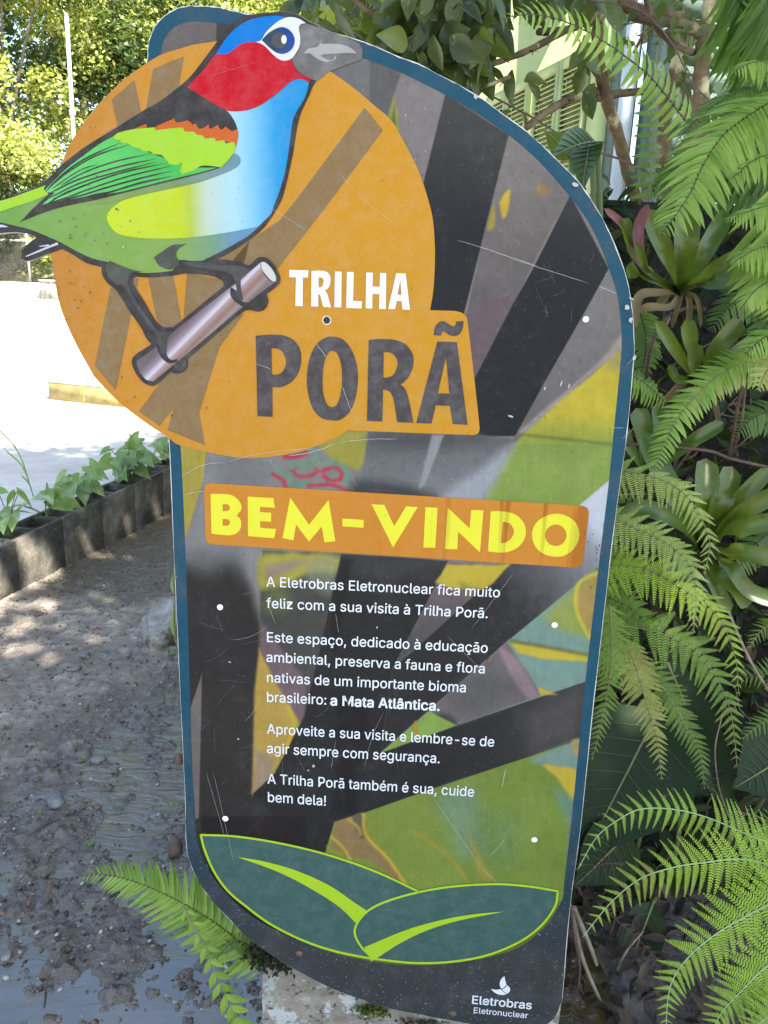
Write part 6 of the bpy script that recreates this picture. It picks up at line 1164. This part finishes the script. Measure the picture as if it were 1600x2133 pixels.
fern('small pale fern sprig tinted sunlit yellow at the right edge beside the slanting stalk', 1.4, [(yy([(1640, 740), (1600, 770), (1585, 800), (1580, 815)], 1.35, 1.33), .03, 9, dict(mat=m_lacye, stem=m_rac, ang=70, N=(0, -.9, .4), wid=1.2))], (1650, 730, 1.4))
lac = dict(tpl=T_FEA, ang=70, wid=1.0, jit=.09, thick=.0017, miss=.035)
P1 = lambda t: (.75+.25*np.minimum(1, t*5))*np.clip(1-t, 0, 1)**.62+.03
tr_ = lambda t: np.minimum(1, .8+t)*np.clip(1-t**1.5, 0, 1)**.75+.03
up2 = (-.15, -.75, .62)
fern('pale lacy fern with drooping fronds beside the right edge of the board', 1.4, [
    (yy([(1240, 990), (1292, 984), (1341, 988), (1397, 1009), (1436, 1039), (1462, 1081), (1479, 1134), (1467, 1198)], 1.42, 1.3), .060, 25, dict(lac, mat=m_lacy2, stem=m_rac, N=(-.2, -.7, .7), prof=tr_, droop=.35)),
    (yy([(1230, 1078), (1282, 1084), (1331, 1104), (1384, 1129), (1426, 1163), (1446, 1206), (1450, 1260), (1444, 1318)], 1.42, 1.3), .064, 26, dict(lac, mat=m_lacy2, stem=m_rac, N=(-.2, -.7, .7), prof=tr_, droop=.35)),
    (yy([(1225, 1190), (1300, 1178), (1364, 1193), (1430, 1232), (1472, 1258), (1505, 1300), (1531, 1365), (1540, 1450)], 1.46, 1.3), .068, 28, dict(lac, mat=m_lacy, stem=m_rac, N=up2, prof=tr_, droop=.35)),
    (yy([(1215, 1290), (1282, 1298), (1330, 1308), (1384, 1321), (1446, 1354), (1495, 1416), (1524, 1490), (1536, 1600)], 1.45, 1.28), .072, 30, dict(lac, mat=m_lacd, stem=m_rac, N=up2, prof=tr_, droop=.3))], (1235, 1300, 1.5))
fern('lacy fern with a frond tinted sunlit yellow, hanging down over the big dark leaf', 1.4, [
    (yy([(1300, 1330), (1325, 1390), (1345, 1460), (1367, 1534), (1379, 1625)], 1.42, 1.3), .060, 26, dict(lac, mat=m_lacye, stem=m_rac, N=(-.1, -.95, .35), prof=P1, droop=.25)),
    (yy([(1270, 1260), (1275, 1340), (1270, 1410), (1256, 1491), (1233, 1585)], 1.38, 1.28), .050, 28, dict(lac, mat=m_lacd, stem=m_rac, N=(-.1, -.95, .35), prof=P1, droop=.2)),
    (yy([(1340, 1380), (1387, 1442), (1430, 1514), (1459, 1570), (1468, 1645)], 1.5, 1.38), .056, 27, dict(lac, mat=m_lacd, stem=m_rac, N=(-.1, -.95, .35), prof=P1, droop=.2))], (1290, 1330, 1.5))
fern('shaded lacy fern close behind the right edge of the board', 1.5, [(yy([(1200, 1010), (1270, 1050), (1330, 1045), (1385, 1075)], 1.55, 1.5), .06, 16, dict(lac, mat=m_lacd, stem=m_racd, N=up2, prof=P1, droop=.3)), (yy([(1200, 1120), (1260, 1150), (1310, 1180), (1345, 1225)], 1.5, 1.45), .07, 18, dict(lac, mat=m_lacd, stem=m_racd, N=up2, prof=P1, droop=.3)), (yy([(1190, 1230), (1250, 1240), (1310, 1265), (1370, 1310)], 1.52, 1.45), .085, 20, dict(lac, mat=m_lacd, stem=m_racd, N=up2, prof=P1, droop=.3)), (yy([(1190, 1340), (1250, 1350), (1300, 1400), (1330, 1450)], 1.5, 1.45), .07, 18, dict(lac, mat=m_lacd, stem=m_racd, N=up2, prof=P1, droop=.3))], (1200, 1300, 1.6))
fern('lacy fern half hidden under the big bromeliad at the right edge', 1.6, [(yy([(1700, 1270), (1640, 1285), (1590, 1310), (1560, 1350)], 1.5, 1.45), .05, 18, dict(lac, mat=m_lacd, stem=m_rac, N=up2, prof=P1, droop=.2)), (yy([(1700, 1500), (1640, 1490), (1590, 1505), (1545, 1540)], 1.5, 1.45), .055, 18, dict(lac, mat=m_lacd, stem=m_rac, N=up2, prof=P1, droop=.2))], (1710, 1350, 1.6))
fern('green lacy frond entering at the right edge beside the pale stalk', 1.5, [(yy([(1680, 1415), (1600, 1405), (1560, 1410), (1530, 1420)], 1.5, 1.5), .055, 14, dict(lac, mat=m_lacd, stem=m_racd, N=up2, prof=P1))], (1700, 1420, 1.5))
big = dict(lac, mat=m_lacy, stem=m_racp, N=(-.1, -.72, .69), prof=tr_, droop=.08, ang=74, thick=.0019, jit=.07)
fern('big bright lacy fern spreading over the lower right corner', 1.15, [
    (yy([(1660, 1790), (1600, 1757), (1544, 1733), (1473, 1703), (1403, 1686), (1333, 1686), (1285, 1710), (1243, 1744), (1204, 1810)], 1.3, 1.16), .064, 29, dict(big)),
    (yy([(1700, 1840), (1620, 1808), (1544, 1790), (1473, 1796), (1403, 1807), (1333, 1831), (1271, 1882), (1214, 1952)], 1.2, 1.06), .074, 31, dict(big)),
    (yy([(1720, 1840), (1660, 1860), (1600, 1885), (1516, 1930), (1454, 1975), (1412, 2022), (1393, 2070), (1387, 2150)], 1.12, 1.0), .074, 31, dict(big)),
    (yy([(1720, 1950), (1660, 1985), (1600, 2011), (1544, 2065), (1502, 2112), (1475, 2170)], 1.05, .98), .072, 26, dict(big)),
    (yy([(1720, 2080), (1650, 2095), (1590, 2125), (1550, 2170)], 1.0, .95), .066, 20, dict(big)),
    (yy([(1700, 1720), (1640, 1712), (1590, 1725), (1550, 1745)], 1.45, 1.4), .055, 16, dict(big, mat=m_lacd))], (1720, 1900, 1.2))
fern('withered brown fern curling under the big bright fern', 1.3, [(yy([(1245, 1880), (1268, 1902), (1330, 1958), (1383, 2011)], 1.33, 1.4), .045, 12, dict(lac, mat=m_lacb, stem=m_racd, N=up2, prof=lambda t: .6+.4*np.sin(t*3.14), droop=.7, wid=.6)), (yy([(1300, 1800), (1255, 1800), (1215, 1830)], 1.4, 1.36), .04, 9, dict(lac, mat=m_lacb, stem=m_racd, N=up2, prof=P1, droop=.6, wid=.6)), (yy([(1212, 2050), (1195, 2080), (1190, 2120), (1200, 2160)], 1.25, 1.24), .035, 10, dict(lac, mat=m_lacb, stem=m_racd, N=up2, prof=P1, droop=.5, wid=.6))], (1260, 1900, 1.4), None)
fern('sword fern growing low at the left foot of the board over the wet mud', 1.3, [(yy([(560, 2000), (518, 1978), (470, 1938), (420, 1904), (336, 1859), (262, 1831), (206, 1821), (163, 1827)], 1.3, 1.24), .078, 52, dict(mat=m_sw, stem=m_racd, ang=66, N=(-.1, -.6, .8), wid=.72, prof=lambda t: np.minimum(1, .7+t*2)*np.clip(1-t**2.2, 0, 1)**.8+.02, droop=.05)),
     (yy([(380, 1885), (395, 1915), (415, 1950), (431, 1981), (458, 2048), (492, 2118), (505, 2160)], 1.22, 1.14), .050, 11, dict(mat=m_sw, stem=m_rac, ang=52, N=(0, -.75, .65), tpl=T_LANCE, wid=1.0, prof=lambda t: .45+.75*t, droop=.3)), (yy([(560, 2010), (540, 1990), (500, 1960), (470, 1975), (450, 2000)], 1.3, 1.24), .03, 14, dict(mat=m_swd, stem=m_racd, ang=70, N=(0, -.6, .8), wid=.8))], (560, 2010, 1.3), None)
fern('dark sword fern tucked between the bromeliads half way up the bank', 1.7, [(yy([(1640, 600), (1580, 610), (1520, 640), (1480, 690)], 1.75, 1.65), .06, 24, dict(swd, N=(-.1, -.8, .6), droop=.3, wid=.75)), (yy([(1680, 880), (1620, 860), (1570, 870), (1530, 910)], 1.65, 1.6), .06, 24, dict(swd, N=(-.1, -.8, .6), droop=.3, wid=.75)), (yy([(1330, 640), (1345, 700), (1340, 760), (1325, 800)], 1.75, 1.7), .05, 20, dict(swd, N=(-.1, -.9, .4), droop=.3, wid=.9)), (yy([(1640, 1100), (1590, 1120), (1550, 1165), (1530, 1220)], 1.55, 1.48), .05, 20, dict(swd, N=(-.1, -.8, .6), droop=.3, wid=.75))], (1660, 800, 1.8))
# ------------------------------------------------------------------ bromeliads
m_br = leafmat('bromeliad_leaf', [(.1, (.022, .048, .005)), (.5, (.055, .095, .010)), (1, (.12, .16, .022))], .34, .3, (.4, .5, .04), 14, spec=.5, extra=[(60, .60, .70, (.035, .045, .010, 1)), (9, .5, .75, (.03, .05, .008, 1)), (170, .62, .68, (.03, .02, .008, 1)), (5, .60, .72, (.16, .12, .035, 1))])
m_brd = leafmat('bromeliad_leaf_deep', [(.1, (.025, .055, .012)), (.6, (.05, .095, .018)), (1, (.09, .13, .03))], .3, .25, (.3, .42, .04), 14, spec=.5)
m_bract = leafmat('purple_bract', [(.1, (.14, .05, .06)), (1, (.26, .11, .12))], .4, .3, (.5, .15, .15)); m_dry = leafmat('dry_straw_leaf', [(.1, (.06, .04, .018)), (1, (.24, .18, .09))], .8, .2, (.5, .4, .15))
def brom(label, base, leaves, mat, extra=()):
    root = empty('bromeliad', at(*base), label, 'bromeliad', 'bromeliads on the bank'); b = at(*base)
    for (pts, W, kw) in list(leaves)+list(extra):
        P = crom(np.array([b]+[at(*p) for p in pts]), 7); mb = MB(); strap(mb, P, W*.68, kw.get('N', (0, -1, .35)), kw.get('fold', .35)); mb.build(kw.get('name', 'leaf'), kw.get('mat', mat), root, smooth=True)
    q = np.random.default_rng(int(base[0]))
    for k in range(4):
        a = q.uniform(-.4, 3.5); d = np.array([math.cos(a), -.35, -.55*abs(math.sin(a))-.15]); L = q.uniform(.05, .11); P = crom(np.array([b, b+d*L*.5+[0, -.02, .01], b+d*L+[0, 0, -.03]]), 6); mb = MB(); strap(mb, P, q.uniform(.004, .009), (q.normal(0, .6), -1, .35), .9); mb.build('dead_leaf', m_dry, root, smooth=True)
    return root
brom('tall bromeliad with a purple flower bud beside the upper right edge of the board', (1415, 610, 1.75), [([(1385, 530, 1.62), (1345, 435, 1.6)], .030, {}), ([(1425, 520, 1.62), (1430, 410, 1.66)], .040, dict(N=(.1, -1, .1))), ([(1470, 520, 1.7), (1515, 440, 1.75)], .03, dict(mat=m_brd)), ([(1500, 560, 1.6), (1580, 530, 1.6), (1630, 545, 1.55)], .034, {}), ([(1480, 590, 1.6), (1560, 580, 1.55), (1620, 610, 1.5)], .030, dict(mat=m_brd)), ([(1360, 580, 1.6), (1325, 560, 1.58), (1310, 580, 1.55)], .022, {}), ([(1370, 610, 1.6), (1330, 620, 1.55), (1318, 690, 1.5)], .014, dict(mat=m_dry)), ([(1450, 560, 1.8), (1490, 500, 1.85)], .02, dict(mat=m_dry)), ([(1395, 640, 1.6), (1350, 640, 1.55), (1330, 650, 1.55)], .012, dict(mat=m_dry))], m_br,
     [([(1350, 580, 1.6), (1318, 530, 1.57), (1300, 470, 1.55), (1296, 455, 1.55)], .017, dict(name='flower_bud', fold=.8)), ([(1340, 560, 1.57), (1328, 500, 1.55), (1330, 470, 1.55), (1350, 425, 1.53)], .016, dict(name='bract', mat=m_bract, fold=.5)), ([(1340, 560, 1.58), (1305, 480, 1.56), (1258, 434, 1.54)], .012, dict(name='bract', mat=m_bract)), ([(1345, 570, 1.58), (1335, 545, 1.54), (1322, 505, 1.53)], .014, dict(name='flower_bud', fold=.8))])
brom('middle bromeliad with blunt upright leaves on the dark bank', (1448, 790, 1.72), [([(1415, 745, 1.6), (1365, 668, 1.55)], .022, {}), ([(1438, 720, 1.6), (1428, 665, 1.58)], .026, {}), ([(1447, 760, 1.58), (1446, 715, 1.56)], .024, dict(N=(0, -1, .1))), ([(1490, 730, 1.6), (1545, 665, 1.6)], .028, {}), ([(1510, 750, 1.62), (1572, 702, 1.62)], .018, dict(mat=m_brd)), ([(1530, 770, 1.65), (1560, 715, 1.68)], .016, dict(mat=m_brd)), ([(1410, 790, 1.62), (1392, 760, 1.6)], .016, dict(mat=m_brd)), ([(1530, 800, 1.6), (1590, 780, 1.6)], .022, dict(mat=m_brd))], m_br)
brom('largest bromeliad with a wide open rosette of leaves in the middle of the bank', (1462, 1140, 1.62), [([(1415, 1050, 1.5), (1378, 985, 1.5), (1340, 900, 1.55)], .034, dict(mat=m_brd)), ([(1468, 1050, 1.46), (1471, 955, 1.5)], .036, {}), ([(1495, 1060, 1.46), (1526, 972, 1.5)], .034, {}), ([(1530, 1050, 1.46), (1605, 975, 1.46)], .024, {}), ([(1540, 1070, 1.44), (1630, 1020, 1.4)], .026, {}), ([(1530, 1105, 1.44), (1620, 1080, 1.4)], .026, {}), ([(1540, 1150, 1.46), (1640, 1170, 1.42)], .026, {}), ([(1520, 1180, 1.46), (1560, 1230, 1.44), (1640, 1260, 1.42)], .024, {}), ([(1490, 1190, 1.48), (1535, 1225, 1.45), (1557, 1265, 1.45)], .028, dict(mat=m_br)), ([(1480, 1200, 1.5), (1520, 1278, 1.48)], .022, {}), ([(1430, 1100, 1.5), (1390, 1075, 1.46), (1340, 1060, 1.46), (1285, 1075, 1.46)], .026, dict(mat=m_brd)), ([(1420, 1170, 1.52), (1380, 1200, 1.5)], .022, dict(mat=m_brd))], m_br)
brom('half hidden bromeliad with dark leaves left of the hanging fern', (1350, 985, 1.75), [([(1340, 900, 1.7), (1325, 850, 1.7)], .034, dict(mat=m_brd)), ([(1375, 900, 1.7), (1372, 840, 1.72)], .03, dict(mat=m_brd)), ([(1440, 920, 1.6), (1508, 880, 1.6)], .022, dict(mat=m_brd)), ([(1310, 930, 1.7), (1300, 890, 1.7)], .02, dict(mat=m_brd))], m_brd)
brom('small yellow green bromeliad high up behind the ferns at the right', (1560, 215, 2.2), [([(1520, 205, 2.15), (1484, 185, 2.1)], .03, dict(mat=m_br)), ([(1545, 190, 2.2), (1520, 170, 2.2)], .035, dict(mat=m_br)), ([(1590, 190, 2.2), (1600, 150, 2.2)], .03, {})], m_br)
# ------------------------------------------------------------------ broad leaves
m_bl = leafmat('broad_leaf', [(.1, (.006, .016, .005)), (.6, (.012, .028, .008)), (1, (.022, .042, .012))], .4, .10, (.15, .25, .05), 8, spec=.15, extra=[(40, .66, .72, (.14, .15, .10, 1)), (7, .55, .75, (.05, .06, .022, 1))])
m_blb = leafmat('bluish_broad_leaf', [(.1, (.03, .07, .035)), (1, (.07, .13, .06))], .3, .3, (.3, .45, .08), 10)
T_BIG = leaf_tpl([.03, .30, .38, .40, .37, .30, .19, .08, .005], .18, .10)
def broad(label, base, tip_, W, N, mat=m_bl, tpl=T_BIG, name='broad_leaf_plant', st=True, seed=0):
    a_, b_ = at(*base), at(*tip_); root = empty(name, a_, label, 'plant'); d_ = b_-a_; L = np.linalg.norm(d_); mb = MB(); stamp(mb, *tpl, [a_], frames(d_[None], np.array([N], float)), np.array([[L, W, L]])); o = mb.build('leaf', mat, root, smooth=True)
    if st: c = np.array([a_[0]+.05, bank_y(0, a_[0])+.02, max(a_[2]-.5, -.1)]); MB().tube(crom(np.array([c, (a_+c)/2+[0, -.03, .05], a_]), 6), .006, 6).build('stalk', m_stk, root)
    q_ = frames(d_[None], np.array([N], float))[0]; vb = MB()
    for k in range(1, 8):
        for sg in (-1, 1):
            u0 = k*.105; u = np.linspace(0, 1, 6); wv = np.interp(u0+.16*u, np.linspace(0, 1, 9), [.03, .30, .38, .40, .37, .30, .19, .08, .005])*.93; vb.tube(a_+np.outer((u0+.16*u)*L, q_[0])+np.outer(sg*wv*u*W, q_[1])+np.outer((-.18*(u0+.16*u)**2+.20*wv*u)*L+.0012, q_[2]), np.linspace(.0016, .0006, 6), 4, False)
    if tpl is T_BIG and L > .1: vb.build('side_veins', m_vein, o)
    s_ = np.linspace(0, .97, 9); MB().tube(a_+np.outer(s_*L, q_[0])+np.outer(-.18*s_**2*L+.002, q_[2]), np.linspace(.004, .001, 9), 5).build('vein', m_rac, o)
    return root
broad('huge dark glossy leaf hanging behind the sun-tinted fern', (1370, 1480, 1.62), (1215, 1800, 1.42), .36, (-.3, -.9, .3)); broad('dark leaf with a pale edge low behind the big bright fern', (1310, 1730, 1.5), (1205, 1850, 1.4), .17, (-.2, -.9, .35)); broad('dark ribbed leaf at the right edge above the big bright fern', (1640, 1570, 1.5), (1545, 1640, 1.42), .22, (0, -.85, .5)); broad('long dark leaf behind the drooping lacy fronds', (1390, 1380, 1.75), (1530, 1700, 1.6), .13, (0, -1, .2), tpl=leaf_tpl([.2, .3, .36, .38, .38, .36, .3, .18, .01], .05, .1))
broad('dark oval leaf just right of the lowest yellow frond', (1420, 1560, 1.7), (1500, 1660, 1.6), .2, (0, -1, .2)); broad('grey green dead looking leaf low down under the ferns', (1360, 1880, 1.6), (1285, 2090, 1.42), .13, (-.2, -.9, .4), mat=m_bl)
broad('bluish leaf with wavy edges curling over the top right edge of the board', (1245, 300, 1.7), (1165, 285, 1.5), .085, (.05, -.7, .7), mat=m_blb); broad('drooping bluish green leaf under the wavy edged one', (1232, 300, 1.7), (1208, 372, 1.55), .075, (-.4, -.9, .2), mat=m_blb); broad('smooth green leaf rising behind the wavy edged leaf', (1190, 330, 1.7), (1140, 265, 1.7), .08, (.2, -.9, .3), mat=m_br)
broad('low plant with leaves peeping out at the left edge of the board', (366, 1240, 1.5), (356, 1185, 1.5), .05, (-.5, -.8, .3), mat=m_arr, tpl=T_LANCE); broad('second small leaf at the left edge of the board near the boulder', (368, 1330, 1.5), (354, 1260, 1.5), .06, (-.5, -.8, .3), mat=m_arr, tpl=T_LANCE)
rock('stone', at(1205, 2075, 1.42), (.05, .04, .035), m_rk2, 'rounded brown stone among dead fronds by the lower right corner of the board', 44, sub=3)
